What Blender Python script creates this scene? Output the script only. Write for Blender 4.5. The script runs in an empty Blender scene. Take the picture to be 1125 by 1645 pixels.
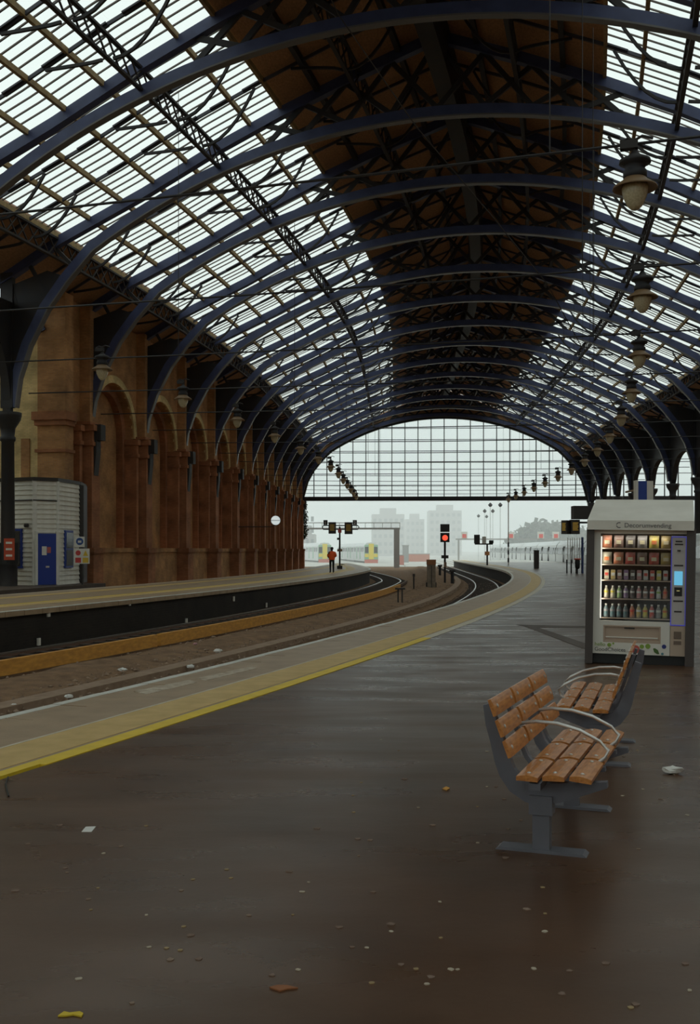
import bpy, math, random
from mathutils import Vector, Matrix
random.seed(7)
sc = bpy.context.scene
col = sc.collection

# ------------------------------------------------------------------ camera, sky, exposure
cam_d = bpy.data.cameras.new('camera'); cam = bpy.data.objects.new('camera', cam_d); col.objects.link(cam)
cam.location = (0, 0, 1.6); cam.rotation_euler = (math.pi/2, 0, 0)
cam_d.sensor_fit = 'VERTICAL'; cam_d.sensor_height = 36.0; cam_d.sensor_width = 24.6
cam_d.lens = 1700/1645*36; cam_d.shift_y = 60.5/1645
cam_d.clip_end = 3000
sc.camera = cam
sc.view_settings.view_transform = 'Standard'; sc.view_settings.look = 'None'
sc.view_settings.gamma = 1; sc.view_settings.use_curve_mapping = False
sc.view_settings.exposure = 0.0
w = bpy.data.worlds.new('overcast_sky'); sc.world = w; w.use_nodes = True
w.node_tree.nodes['Background'].inputs[0].default_value = (0.575, 0.660, 0.645, 1)
w.node_tree.nodes['Background'].inputs[1].default_value = 1.55
sc.cycles.use_denoising = True
sc.cycles.max_bounces = 10; sc.cycles.volume_bounces = 6; sc.cycles.diffuse_bounces = 4; sc.cycles.transparent_max_bounces = 16
sc.cycles.sample_clamp_indirect = 4.0

# ------------------------------------------------------------------ the curved line of the station: s along, u across
DS = 0.25; S0 = -60.0
def _path():
    n0 = int(-S0/DS); th = .344; x, y = -5.161, 5.0
    back = [(x-math.sin(th)*DS*k, y-math.cos(th)*DS*k, th) for k in range(n0, 0, -1)]
    out = back+[(x, y, th)]
    for i in range(1, 1400):
        s = i*DS
        k = max(0, min(1, (s+2.339)/8))*max(0, min(1, (96.15-s)/8))/300.3
        th -= k*DS; x += math.sin(th)*DS; y += math.cos(th)*DS
        out.append((x, y, th))
    return out
PATH = _path()
def fr(s):
    t = (s-S0)/DS; i = max(0, min(len(PATH)-2, int(t))); a = t-i
    p, q = PATH[i], PATH[i+1]
    return tuple(p[k]+(q[k]-p[k])*a for k in range(3))
def P(s, u, z=0.0):
    x, y, th = fr(s); return (x+u*math.cos(th), y-u*math.sin(th), z)
def TH(s): return fr(s)[2]
def px(x, y, D):                       # the place seen at a photo pixel, at distance D
    return ((x-562.5)/1700*D, D, 1.6+(883-y)/1700*D)

# ------------------------------------------------------------------ mesh helpers
class MB:
    def __init__(self): self.v = []; self.f = []; self.mi = []; self.m = 0
    def face(self, idx): self.f.append(tuple(idx)); self.mi.append(self.m)
    def hexa(self, p):
        b = len(self.v); self.v += [tuple(q) for q in p]
        for q in ((0,3,2,1),(4,5,6,7),(0,1,5,4),(1,2,6,5),(2,3,7,6),(3,0,4,7)): self.face([b+i for i in q])
        return self
    def box(self, c, s, M=None):
        cx, cy, cz = c; a, b, d = s[0]/2, s[1]/2, s[2]/2
        p = [(cx+i*a, cy+j*b, cz+k*d) for k in (-1,1) for (i,j) in ((-1,-1),(1,-1),(1,1),(-1,1))]
        if M: p = [tuple(M@Vector(q)) for q in p]
        return self.hexa(p)
    def bx(self, x0, x1, y0, y1, z0, z1, M=None):
        return self.box(((x0+x1)/2,(y0+y1)/2,(z0+z1)/2), (x1-x0,y1-y0,z1-z0), M)
    def quad(self, a, b, c, d):
        k = len(self.v); self.v += [tuple(a),tuple(b),tuple(c),tuple(d)]; self.face((k,k+1,k+2,k+3)); return self
    def sweep(self, pts, width, d0, d1, side=(0,1,0), cap=True):
        # rectangular section along pts: width along side, from d0 to d1 along the normal
        pts = [Vector(p) for p in pts]; sd = Vector(side).normalized(); b = len(self.v); n = len(pts)
        for i, p in enumerate(pts):
            t = (pts[min(i+1,n-1)]-pts[max(i-1,0)]).normalized(); nn = t.cross(sd)
            if nn.z < 0: nn = -nn
            if nn.length < 1e-6: nn = Vector((0,0,1))
            nn.normalize(); ss = nn.cross(t)
            for (a, d) in ((-1,d0),(1,d0),(1,d1),(-1,d1)): self.v.append(tuple(p+ss*(a*width/2)+nn*d))
        for i in range(n-1):
            for k in range(4):
                self.face((b+4*i+k, b+4*i+(k+1)%4, b+4*i+4+(k+1)%4, b+4*i+4+k))
        if cap: self.face((b+3,b+2,b+1,b)); e = b+4*(n-1); self.face((e,e+1,e+2,e+3))
        return self
    def tube(self, pts, r, n=6, cap=True):
        pts = [Vector(p) for p in pts]; m = len(pts); b = len(self.v)
        rr = r if isinstance(r, (list, tuple)) else [r]*m
        for i, p in enumerate(pts):
            t = (pts[min(i+1,m-1)]-pts[max(i-1,0)]).normalized()
            a = Vector((0,0,1)) if abs(t.z) < .9 else Vector((1,0,0))
            x = t.cross(a).normalized(); y = t.cross(x)
            for k in range(n):
                g = 2*math.pi*k/n; self.v.append(tuple(p+(x*math.cos(g)+y*math.sin(g))*rr[i]))
        for i in range(m-1):
            for k in range(n): self.face((b+i*n+k, b+i*n+(k+1)%n, b+(i+1)*n+(k+1)%n, b+(i+1)*n+k))
        if cap: self.face([b+k for k in range(n)][::-1]); self.face([b+(m-1)*n+k for k in range(n)])
        return self
    def lathe(self, prof, n=16, c=(0,0,0), cap=True):
        b = len(self.v); m = len(prof)
        for (r, z) in prof:
            for k in range(n):
                g = 2*math.pi*k/n; self.v.append((c[0]+r*math.cos(g), c[1]+r*math.sin(g), c[2]+z))
        for i in range(m-1):
            for k in range(n): self.face((b+i*n+k, b+i*n+(k+1)%n, b+(i+1)*n+(k+1)%n, b+(i+1)*n+k))
        if cap: self.face([b+k for k in range(n)][::-1]); self.face([b+(m-1)*n+k for k in range(n)])
        return self
    def prism(self, poly, f0, f1):
        # poly of 2D points; f0/f1 map a 2D point to the two end faces
        b = len(self.v); n = len(poly)
        self.v += [tuple(f0(*p)) for p in poly]+[tuple(f1(*p)) for p in poly]
        self.face([b+i for i in range(n)][::-1]); self.face([b+n+i for i in range(n)])
        for i in range(n): self.face((b+i, b+(i+1)%n, b+n+(i+1)%n, b+n+i))
        return self
    def along(self, sec, s0, s1, ds=2.0, cap=True):
        # closed section of (u, z) swept along the line of the station
        n = max(1, int(math.ceil((s1-s0)/ds))); b = len(self.v); m = len(sec)
        for i in range(n+1):
            s = s0+(s1-s0)*i/n
            for (u, z) in sec:
                if callable(u): u = u(s)
                self.v.append(P(s, u, z))
        for i in range(n):
            for k in range(m): self.face((b+i*m+k, b+i*m+(k+1)%m, b+(i+1)*m+(k+1)%m, b+(i+1)*m+k))
        if cap: self.face([b+k for k in range(m)][::-1]); self.face([b+n*m+k for k in range(m)])
        return self
    def mesh(self, name, mats, smooth=False):
        me = bpy.data.meshes.new(name); me.from_pydata(self.v, [], self.f)
        for m in (mats if isinstance(mats, (list,tuple)) else [mats]): me.materials.append(m)
        if isinstance(mats, (list,tuple)) and len(mats) > 1: me.polygons.foreach_set('material_index', self.mi)
        if smooth: me.polygons.foreach_set('use_smooth', [True]*len(me.polygons))
        me.validate(); me.update()
        import bmesh
        if len(self.f) < 60000:
            bm = bmesh.new(); bm.from_mesh(me); bmesh.ops.recalc_face_normals(bm, faces=bm.faces); bm.to_mesh(me); bm.free()
        return me
    def build(self, name, mats, parent=None, smooth=False, loc=(0,0,0), rz=0.0):
        return put(name, self.mesh(name, mats, smooth), parent, loc, rz)
def put(name, me, parent=None, loc=(0,0,0), rz=0.0):
    o = bpy.data.objects.new(name, me); col.objects.link(o); o.parent = parent
    o.location = loc; o.rotation_euler = (0,0,rz); return o
def tag(o, label, cat, group=None):
    o['label'] = label; o['category'] = cat
    if group: o['group'] = group
    return o
def struct(o): o['kind'] = 'structure'; return o
def stuff(o): o['kind'] = 'stuff'; return o
def empty(name, loc=(0,0,0), rz=0.0, parent=None): return put(name, None, parent, loc, rz)
ORD = ['nearest','second','third','fourth','fifth','sixth','seventh','eighth','ninth','tenth','eleventh','twelfth','thirteenth','fourteenth','fifteenth','sixteenth','seventeenth','eighteenth','nineteenth','twentieth']

def arc(cx, cy, r, a0, a1, n):
    return [(cx+r*math.cos(math.radians(a0+(a1-a0)*i/n)), cy+r*math.sin(math.radians(a0+(a1-a0)*i/n))) for i in range(n+1)]
def text_mesh(txt, size, mat, parent, loc, rot=(math.pi/2,0,0), name='lettering', align='CENTER', ext=.002):
    cu = bpy.data.curves.new(name, 'FONT'); cu.body = txt; cu.size = size; cu.align_x = align; cu.extrude = ext
    t = bpy.data.objects.new(name, cu); col.objects.link(t)
    me = bpy.data.meshes.new_from_object(t.evaluated_get(bpy.context.evaluated_depsgraph_get()))
    bpy.data.objects.remove(t); me.materials.clear(); me.materials.append(mat)
    o = bpy.data.objects.new(name, me); col.objects.link(o); o.parent = parent; o.location = loc; o.rotation_euler = rot
    return o

# ------------------------------------------------------------------ materials
def mat(name, c, rough=.7, metal=0.0, noise=None, c2=None, bump=None, emit=None, spec=None, stretch=None, detail=4):
    m = bpy.data.materials.new(name); m.use_nodes = True; nt = m.node_tree; b = nt.nodes['Principled BSDF']
    b.inputs['Base Color'].default_value = (*c, 1); b.inputs['Roughness'].default_value = rough; b.inputs['Metallic'].default_value = metal
    if spec is not None: b.inputs['Specular IOR Level'].default_value = spec
    if emit: b.inputs['Emission Color'].default_value = (*emit[0], 1); b.inputs['Emission Strength'].default_value = emit[1]
    if noise or bump:
        tc = nt.nodes.new('ShaderNodeTexCoord'); vec = tc.outputs['Object']
        if stretch:
            mp = nt.nodes.new('ShaderNodeMapping'); mp.inputs['Scale'].default_value = stretch; nt.links.new(vec, mp.inputs[0]); vec = mp.outputs[0]
    if noise:
        n = nt.nodes.new('ShaderNodeTexNoise'); n.inputs['Scale'].default_value = noise; n.inputs['Detail'].default_value = detail
        nt.links.new(vec, n.inputs['Vector'])
        r = nt.nodes.new('ShaderNodeValToRGB'); r.color_ramp.elements[0].position = .32; r.color_ramp.elements[1].position = .68
        r.color_ramp.elements[0].color = (*c, 1); r.color_ramp.elements[1].color = (*(c2 or [k*.7 for k in c]), 1)
        nt.links.new(n.outputs['Fac'], r.inputs[0]); nt.links.new(r.outputs[0], b.inputs['Base Color'])
    if bump:
        n2 = nt.nodes.new('ShaderNodeTexNoise'); n2.inputs['Scale'].default_value = bump[0]; n2.inputs['Detail'].default_value = 3
        nt.links.new(vec, n2.inputs['Vector'])
        bp = nt.nodes.new('ShaderNodeBump'); bp.inputs['Strength'].default_value = bump[1]; bp.inputs['Distance'].default_value = bump[2]
        nt.links.new(n2.outputs['Fac'], bp.inputs['Height']); nt.links.new(bp.outputs[0], b.inputs['Normal'])
    return m
def brick_mat(name, c1, c2, mortar, scale=1.0, rough=.9):
    m = bpy.data.materials.new(name); m.use_nodes = True; nt = m.node_tree; b = nt.nodes['Principled BSDF']; b.inputs['Roughness'].default_value = rough
    tc = nt.nodes.new('ShaderNodeTexCoord'); sx = nt.nodes.new('ShaderNodeSeparateXYZ'); nt.links.new(tc.outputs['Object'], sx.inputs[0])
    ad = nt.nodes.new('ShaderNodeMath'); ad.operation = 'ADD'; nt.links.new(sx.outputs[0], ad.inputs[0]); nt.links.new(sx.outputs[1], ad.inputs[1])
    cb = nt.nodes.new('ShaderNodeCombineXYZ'); nt.links.new(ad.outputs[0], cb.inputs[0]); nt.links.new(sx.outputs[2], cb.inputs[1])
    br = nt.nodes.new('ShaderNodeTexBrick'); br.inputs['Scale'].default_value = scale
    br.inputs['Brick Width'].default_value = .23; br.inputs['Row Height'].default_value = .078; br.inputs['Mortar Size'].default_value = .006
    br.inputs['Color1'].default_value = (*c1,1); br.inputs['Color2'].default_value = (*c2,1); br.inputs['Mortar'].default_value = (*mortar,1)
    nt.links.new(cb.outputs[0], br.inputs['Vector'])
    n = nt.nodes.new('ShaderNodeTexNoise'); n.inputs['Scale'].default_value = .8; n.inputs['Detail'].default_value = 5; nt.links.new(tc.outputs['Object'], n.inputs['Vector'])
    mr = nt.nodes.new('ShaderNodeMapRange'); mr.inputs[1].default_value = .3; mr.inputs[2].default_value = .7; mr.inputs[3].default_value = .55; mr.inputs[4].default_value = 1.25
    nt.links.new(n.outputs['Fac'], mr.inputs[0])
    mx = nt.nodes.new('ShaderNodeMix'); mx.data_type = 'RGBA'; mx.blend_type = 'MULTIPLY'; mx.inputs[0].default_value = 1
    nt.links.new(br.outputs['Color'], mx.inputs[6]); nt.links.new(mr.outputs[0], mx.inputs[7]); nt.links.new(mx.outputs[2], b.inputs['Base Color'])
    return m
def glass_mat(name, tint, transl=.25, gloss=.05):
    m = bpy.data.materials.new(name); m.use_nodes = True; nt = m.node_tree; nt.nodes.remove(nt.nodes['Principled BSDF'])
    out = nt.nodes['Material Output']
    t = nt.nodes.new('ShaderNodeBsdfTransparent'); t.inputs[0].default_value = (*tint,1)
    l = nt.nodes.new('ShaderNodeBsdfTranslucent'); l.inputs[0].default_value = (*tint,1)
    g = nt.nodes.new('ShaderNodeBsdfGlossy'); g.inputs['Roughness'].default_value = .08
    a = nt.nodes.new('ShaderNodeMixShader'); a.inputs[0].default_value = transl; nt.links.new(t.outputs[0], a.inputs[1]); nt.links.new(l.outputs[0], a.inputs[2])
    c = nt.nodes.new('ShaderNodeMixShader'); c.inputs[0].default_value = gloss; nt.links.new(a.outputs[0], c.inputs[1]); nt.links.new(g.outputs[0], c.inputs[2])
    nt.links.new(c.outputs[0], out.inputs[0]); return m

M = {}
M['blue'] = mat('blue_iron_paint', (.062,.080,.175), .45, noise=1.5, c2=(.042,.052,.12))
M['iron'] = mat('dark_iron_paint', (.022,.022,.026), .6, noise=2, c2=(.03,.024,.02))
M['rim'] = mat('rim_lit_iron_edge', (.13,.12,.115), .4)  # flange paled so the rim highlight sits in its colour
M['lattice'] = mat('weathered_iron', (.055,.042,.036), .6, noise=3, c2=(.03,.025,.022))
M['board'] = mat('brown_roof_boarding', (.46,.25,.125), .85, noise=6, c2=(.32,.17,.085), stretch=(1,1,6))
M['purlin'] = mat('ochre_timber_purlin', (.42,.29,.12), .7, noise=5, c2=(.26,.18,.08))
M['bar'] = mat('glazing_bar', (.12,.10,.085), .6)
M['rafter'] = mat('rafter_paint', (.05,.05,.065), .55)
M['glass'] = glass_mat('roof_glass', (.985,.972,.95), .08, .02)
M['glass2'] = glass_mat('screen_glass', (.98,.99,.99), 0, .02)
M['brick'] = brick_mat('brown_brick', (.52,.26,.10), (.42,.20,.075), (.36,.22,.12))
M['brick_red'] = brick_mat('red_brick', (.42,.165,.072), (.34,.13,.055), (.26,.14,.07))
M['brick_pale'] = brick_mat('pale_and_lit_brick', (.80,.60,.27), (.70,.5,.22), (.55,.42,.24))
M['brick_dark'] = brick_mat('near_black_brick', (.022,.016,.011), (.016,.011,.008), (.028,.021,.015))  # near-black brick for the platform walls
M['asphalt'] = mat('asphalt', (.108,.056,.031), .3, noise=1.1, c2=(.070,.036,.020), bump=(22,.05,.01), spec=.42, detail=9)
M['asphalt'].node_tree.nodes['Principled BSDF'].inputs['Specular Tint'].default_value = (1,.80,.60,1)
def vary_rough(m, lo, hi, scale):
    nt = m.node_tree; n = nt.nodes.new('ShaderNodeTexNoise'); n.inputs['Scale'].default_value = scale; n.inputs['Detail'].default_value = 7
    tc = nt.nodes.new('ShaderNodeTexCoord'); mp = nt.nodes.new('ShaderNodeMapping'); mp.inputs['Scale'].default_value = (.45,1.6,1)
    nt.links.new(tc.outputs['Object'], mp.inputs[0]); nt.links.new(mp.outputs[0], n.inputs['Vector'])
    r = nt.nodes.new('ShaderNodeMapRange'); r.inputs[1].default_value = .35; r.inputs[2].default_value = .65; r.inputs[3].default_value = lo; r.inputs[4].default_value = hi
    nt.links.new(n.outputs['Fac'], r.inputs[0]); nt.links.new(r.outputs[0], nt.nodes['Principled BSDF'].inputs['Roughness'])
vary_rough(M['asphalt'], .25, .36, 1.3)
M['patch'] = mat('asphalt_patch', (.09,.06,.045), .6, noise=4, c2=(.07,.05,.036))
M['paving'] = mat('platform_paving', (.42,.295,.18), .42, noise=2.5, c2=(.32,.22,.13), bump=(30,.2,.01), detail=8)
M['tactile'] = mat('buff_tactile_paving', (.66,.45,.17), .5, noise=4, c2=(.54,.36,.12), bump=(60,.3,.01), detail=8)
M['line_white'] = mat('worn_white_paint', (.72,.71,.65), .5, noise=5, c2=(.6,.58,.52), detail=8)
M['line_cream'] = mat('worn_cream_paint_and_sheen', (.66,.60,.48), .5, noise=5, c2=(.55,.48,.37), detail=8)
M['line_yellow'] = mat('yellow_paint', (.85,.6,.03), .5, noise=5, c2=(.72,.5,.03), detail=8)
M['dirt'] = mat('trackbed_dirt', (.27,.155,.078), .95, noise=3, c2=(.15,.082,.04), bump=(14,.8,.05), detail=9)
M['stone'] = mat('ballast_stone', (.36,.25,.17), .9, noise=9, c2=(.17,.11,.075))
M['concrete'] = mat('dusty_concrete', (.34,.235,.16), .9, noise=5, c2=(.26,.17,.11))
M['rail'] = mat('rail_steel', (.62,.60,.57), .28, 1.0)
M['rail_rust'] = mat('rusty_rail', (.10,.05,.028), .8)
M['sleeper'] = mat('oiled_sleeper', (.05,.035,.026), .9)
M['guard'] = mat('orange_guard_board', (.72,.35,.06), .7, noise=4, c2=(.52,.24,.045), stretch=(1,1,4))
M['wood'] = mat('varnished_wood', (.66,.27,.07), .32, noise=9, c2=(.42,.145,.032), stretch=(1.2,7,7), detail=8)
M['bench'] = mat('grey_bench_metal', (.165,.165,.195), .5, noise=5, c2=(.135,.135,.155))
M['steel'] = mat('brushed_steel', (.70,.68,.65), .35, .55)
M['white'] = mat('white_paint', (.78,.75,.68), .5, noise=3, c2=(.68,.65,.58))
M['black'] = mat('black_plastic', (.012,.012,.012), .5)
M['dark'] = mat('dark_brown_metal', (.035,.028,.025), .5)

# ------------------------------------------------------------------ the roof: shape of one cross-section
UC = -2.3; B = 8.1; S_RIB = 30.9; S_END = S_RIB+13*B
SK = [(0,22.7),(3.2,21.55),(6.6,20.2),(9.3,19.0),(12.8,17.25),(16.8,15.45),(19.0,14.2),(20.4,13.5)]
def sk(v):
    v = abs(v)
    for (a, za), (b, zb) in zip(SK, SK[1:]):
        if v <= b: return za+(zb-za)*(v-a)/(b-a)
    return SK[-1][1]
def so_pts(n=20):
    R = 27.6; c = 19.1-R
    p = [(15.1*i/n, c+math.sqrt(R*R-(15.1*i/n)**2)) for i in range(n+1)]
    return p+[(16.3,13.35),(17.25,12.15),(18.1,10.6),(18.6,9.2),(18.8,7.9)]
SO = so_pts()
def so(v):
    v = abs(v)
    for (a, za), (b, zb) in zip(SO, SO[1:]):
        if v <= b: return za+(zb-za)*(v-a)/(b-a)
    return SO[-1][1]
RIBS = [S_RIB+B*k for k in range(-9, 14)]
NEAR = [s for s in RIBS if s > 12]
def sym(f):
    return [f(v) for v in (-1, 1)]

# --- meshes of one truss, shared by all
mb = MB()
sk_line = [(-v, z) for v, z in SK[::-1]]+SK[1:]
mb.sweep([(UC+v, 0, z-.06) for v, z in sk_line], .22, -.42, 0)
mb.sweep([(UC+v, 0, z-.48) for v, z in sk_line], .36, -.05, 0)
ME_OUT = mb.mesh('outer_chord', M['blue'])
so_line = [(-v, z) for v, z in SO[::-1]]+SO[1:]
ME_IN = MB().sweep([(UC+v, 0, z) for v, z in so_line], .2, .04, .46).mesh('inner_chord', M['blue'])
mb = MB(); mb.sweep([(UC+v, 0, z) for v, z in so_line], .34, -.02, .04)
ME_FL = mb.mesh('soffit_flange', M['rim'])
mb = MB()
for sg in (-1, 1):
    xs = [0, 1.9, 3.8, 5.6, 7.3]
    for a, b in zip(xs, xs[1:]):
        for (p, q) in ((a, b), (b, a)):
            mb.sweep([(UC+sg*p, 0, so(p)+.4), (UC+sg*q, 0, sk(q)-.45)], .12, -.1, .1)
ME_LAT = mb.mesh('lattice_bars', M['iron'])
def haunch(sg):
    mb = MB()
    for a in (16.0, 17.2, 18.2):
        mb.sweep([(UC+sg*a, 0, so(a)+.3), (UC+sg*(a+1.0), 0, sk(a+1.0)-.4)], .12, -.08, .08)
    mb.bx(UC+sg*19.25-.3, UC+sg*19.25+.3, -.12, .12, 7.9, 13.9)
    pl = [(v, z+.2) for v, z in SO if v > 15.9]+[(19.2, 7.9), (19.2, 13.3), (17.3, 13.9)]
    mb.prism([(UC+sg*v, z) for v, z in pl], lambda x, z: (x, -.05, z), lambda x, z: (x, .05, z))
    return mb.mesh('spandrel_bracket', M['iron'])
ME_HA = {sg: haunch(sg) for sg in (-1, 1)}
ME_RIDGE = MB().lathe([(.5,-.9),(.55,-.2),(.3,0)], 10, (0,0,0)).mesh('ridge_boss', M['iron'])
k = 0
for s in NEAR:
    r = empty('roof_truss', P(s, 0), -TH(s))
    r.location = P(s, 0)
    if s in NEAR:
        tag(r, '%s blue iron arched truss across the station roof, counted from the vending machine end' % ORD[k] if s < S_END-1 else 'last blue iron arched truss, right above the glazed end screen', 'roof truss', 'arched roof trusses'); k += 1
    else:
        tag(r, 'blue iron arched roof truss overhead behind the viewer', 'roof truss', 'trusses behind the viewer')
    put('outer_chord', ME_OUT, r); i = put('inner_chord', ME_IN, r); put('soffit_flange', ME_FL, i); put('lattice_bars', ME_LAT, r); put('spandrel_bracket', ME_HA[-1], r); put('spandrel_bracket', ME_HA[1], r)

# --- boarding and skylights
ceil = struct(empty('ceiling'))
def skin(name, v0, v1, s0, s1, m, up=.1, th=.08):
    mb = MB()
    z0, z1 = sk(v0)+up, sk(v1)+up
    mb.along([(UC+v0, z0), (UC+v1, z1), (UC+v1, z1+th), (UC+v0, z0+th)], s0, s1, 3)
    return mb.build(name, m, ceil)
SB = RIBS[0]
vs = [0, 3.2, 6.6]
for sg in (-1, 1):
    for a, b in zip(vs, vs[1:]): skin('ridge_boarding', sg*a, sg*b, SB, S_END, M['board'])
    for a, b in ((16.8, 19.0), (19.0, 20.4)): skin('eaves_boarding', sg*a, sg*b, SB, S_END, M['board'])
# purlins (long timbers along the roof)
PV = [6.6, 7.95, 10.8, 12.3, 13.8, 15.3, 16.8]
for sg in (-1, 1):
    for v in PV:
        z = sk(v); MB().along([(UC+sg*v-.07, z-.16), (UC+sg*v+.07, z-.16), (UC+sg*v+.07, z+.04), (UC+sg*v-.07, z+.04)], SB, S_END, 3).build('purlin', M['purlin'], ceil)
# boarding purlins in the dark middle
for v in (-5, -1.6, 1.6, 5):
    z = sk(v); MB().along([(UC+v-.1, z-.25), (UC+v+.1, z-.25), (UC+v+.1, z+.05), (UC+v-.1, z+.05)], SB, S_END, 3).build('purlin', M['iron'], ceil)
MB().along([(UC-.35, 21.2), (UC+.35, 21.2), (UC+.5, 22.6), (UC-.5, 22.6)], SB, S_END, 3).build('ridge_beam', M['iron'], ceil)
# intermediate rafters with their curved brackets
def raf_mesh(sg):
    mb = MB()
    vv = [.3, 3.2, 6.6, 9.3, 12.8, 16.8, 20.2]
    mb.sweep([(UC+sg*v, 0, sk(v)-.03) for v in vv], .08, -.12, 0)
    cuts = [6.6, 7.95, 9.3, 10.8, 12.3, 13.8, 15.3, 16.8]
    for a, b in zip(cuts, cuts[1:]):
        e = a+(b-a)*.58
        mb.sweep([(UC+sg*a, 0, sk(a)-.1), (UC+sg*e, 0, sk(e)-.1)], .27, -.01, .05)
    return mb.mesh('rafter', M['rafter'])
def br_mesh(sg):
    mb = MB()
    def curve(va, za, vb, zb, bulge):
        p = []
        for i in range(7):
            t = i/6; v = va+(vb-va)*t; z = za+(zb-za)*(t**bulge)
            p.append((UC+sg*v, 0, z))
        mb.sweep(p, .09, -.05, .05)
    curve(9.1, 17.75, 6.9, sk(6.9)-.2, 2.0); curve(9.5, 17.75, 11.6, sk(11.6)-.2, .45)
    curve(16.5, 14.6, 14.6, sk(14.6)-.2, 2.0)
    curve(16.9, 14.5, 18.6, sk(18.6)-.2, .45)
    curve(3.1, 20.2, 1.2, sk(1.2)-.2, 2.0); curve(3.3, 20.2, 5.4, sk(5.4)-.2, .5)
    return mb.mesh('curved_bracket', M['iron'])
RAF = {sg: raf_mesh(sg) for sg in (-1,1)}; BRK = {sg: br_mesh(sg) for sg in (-1,1)}
for s in RIBS[:-1]:
    for j in (1, 2):
        ss = s+B*j/3
        for sg in (-1, 1):
            o = put('rafter', RAF[sg], ceil, P(ss, 0), -TH(ss)); put('curved_bracket', BRK[sg], o)
# lattice girders along the roof
def lat_mesh(h, n, m, wd=.16):
    mb = MB(); mb.bx(0, 1, -wd/2, wd/2, 0, .09); mb.bx(0, 1, -wd/2, wd/2, h-.09, h)
    for i in range(n):
        a, b = i/n, (i+1)/n
        for sgn in (0, 1):
            z0, z1 = (.05, h-.05) if sgn == 0 else (h-.05, .05)
            e = .035/B
            mb.hexa([(a-e,-.03,z0),(a+e,-.03,z0),(a+e,.03,z0),(a-e,.03,z0),(b-e,-.03,z1),(b+e,-.03,z1),(b+e,.03,z1),(b-e,.03,z1)] if z1 > z0 else
                    [(b-e,-.03,z1),(b+e,-.03,z1),(b+e,.03,z1),(b-e,.03,z1),(a-e,-.03,z0),(a+e,-.03,z0),(a+e,.03,z0),(a-e,.03,z0)])
    return mb.mesh('girder_bay', m)
ME_L1 = lat_mesh(.85, 9, M['lattice']); ME_L2 = lat_mesh(.95, 9, M['lattice']); ME_L3 = lat_mesh(1.1, 7, M['iron'])
for v, z, me, lab in ((-9.3, 17.75, ME_L1, 'long iron lattice girder halfway up the skylight above the brick wall'), (9.3, 17.75, ME_L1, 'long iron lattice girder halfway up the skylight above the vending machine side'),
                      (-16.8, 14.35, ME_L2, 'long lattice girder along the lower skylight edge on the brick wall side'), (16.8, 14.35, ME_L2, 'long lattice girder along the lower skylight edge on the open arcade side'),
                      (-3.2, 20.2, ME_L3, 'dark lattice girder under the boarded ridge, on the brick wall side'), (3.2, 20.2, ME_L3, 'dark lattice girder under the boarded ridge, on the arcade side')):
    g = empty('lattice_girder', P(S_RIB, UC+v, z)); tag(g, lab, 'girder', 'lattice girders along the roof')
    L0 = Vector(g.location)
    for s in RIBS[1:-1]:
        a, b = Vector(P(s, UC+v, z)), Vector(P(s+B, UC+v, z)); d = b-a
        o = put('girder_bay', me, g, a-L0, math.atan2(d.y, d.x)); o.scale = (d.length, 1, 1)
# glazing bars and panes
ME_BAR = {sg: MB().sweep([(UC+sg*v, 0, sk(v)+.06) for v in (6.6, 9.3, 12.8, 16.8)], .055, -.03, .02).mesh('glazing_bar', M['bar']) for sg in (-1,1)}
NB = 15
far_bars = MB(); far_panes = MB(); nb = 0; npn = 0
rows = [6.6, 7.95, 9.3, 10.8, 12.3, 13.8, 15.3, 16.8]
order = sorted([(abs(s-S_RIB-.01) if s >= S_RIB-.01 else 1000-s, s) for s in RIBS[:-1]])
for _, s in order:
    for j in range(NB):
        ss = s+B*j/NB; s2 = s+B*(j+1)/NB
        for sg in (-1, 1):
            if j % 5:
                if nb < 300: put('glazing_bar', ME_BAR[sg], ceil, P(ss, 0), -TH(ss)); nb += 1
                else:
                    c, sn = math.cos(-TH(ss)), math.sin(-TH(ss)); o = P(ss, 0); b0 = len(far_bars.v)
                    m0 = ME_BAR[sg]
                    far_bars.v += [(o[0]+v.co.x*c-v.co.y*sn, o[1]+v.co.x*sn+v.co.y*c, v.co.z) for v in m0.vertices]
                    for p in m0.polygons: far_bars.face([b0+i for i in p.vertices])
            for a, b in zip(rows, rows[1:]):
                q = (P(ss, UC+sg*a, sk(a)+.09), P(s2, UC+sg*a, sk(a)+.09), P(s2, UC+sg*b, sk(b)+.075), P(ss, UC+sg*b, sk(b)+.075))
                if npn < 300: MB().quad(*q).build('pane', M['glass'], ceil); npn += 1
                else: far_panes.quad(*q)
stuff(far_bars.build('glazing_bars', M['bar'], ceil)); stuff(far_panes.build('glazing_panes', M['glass'], ceil))

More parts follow.
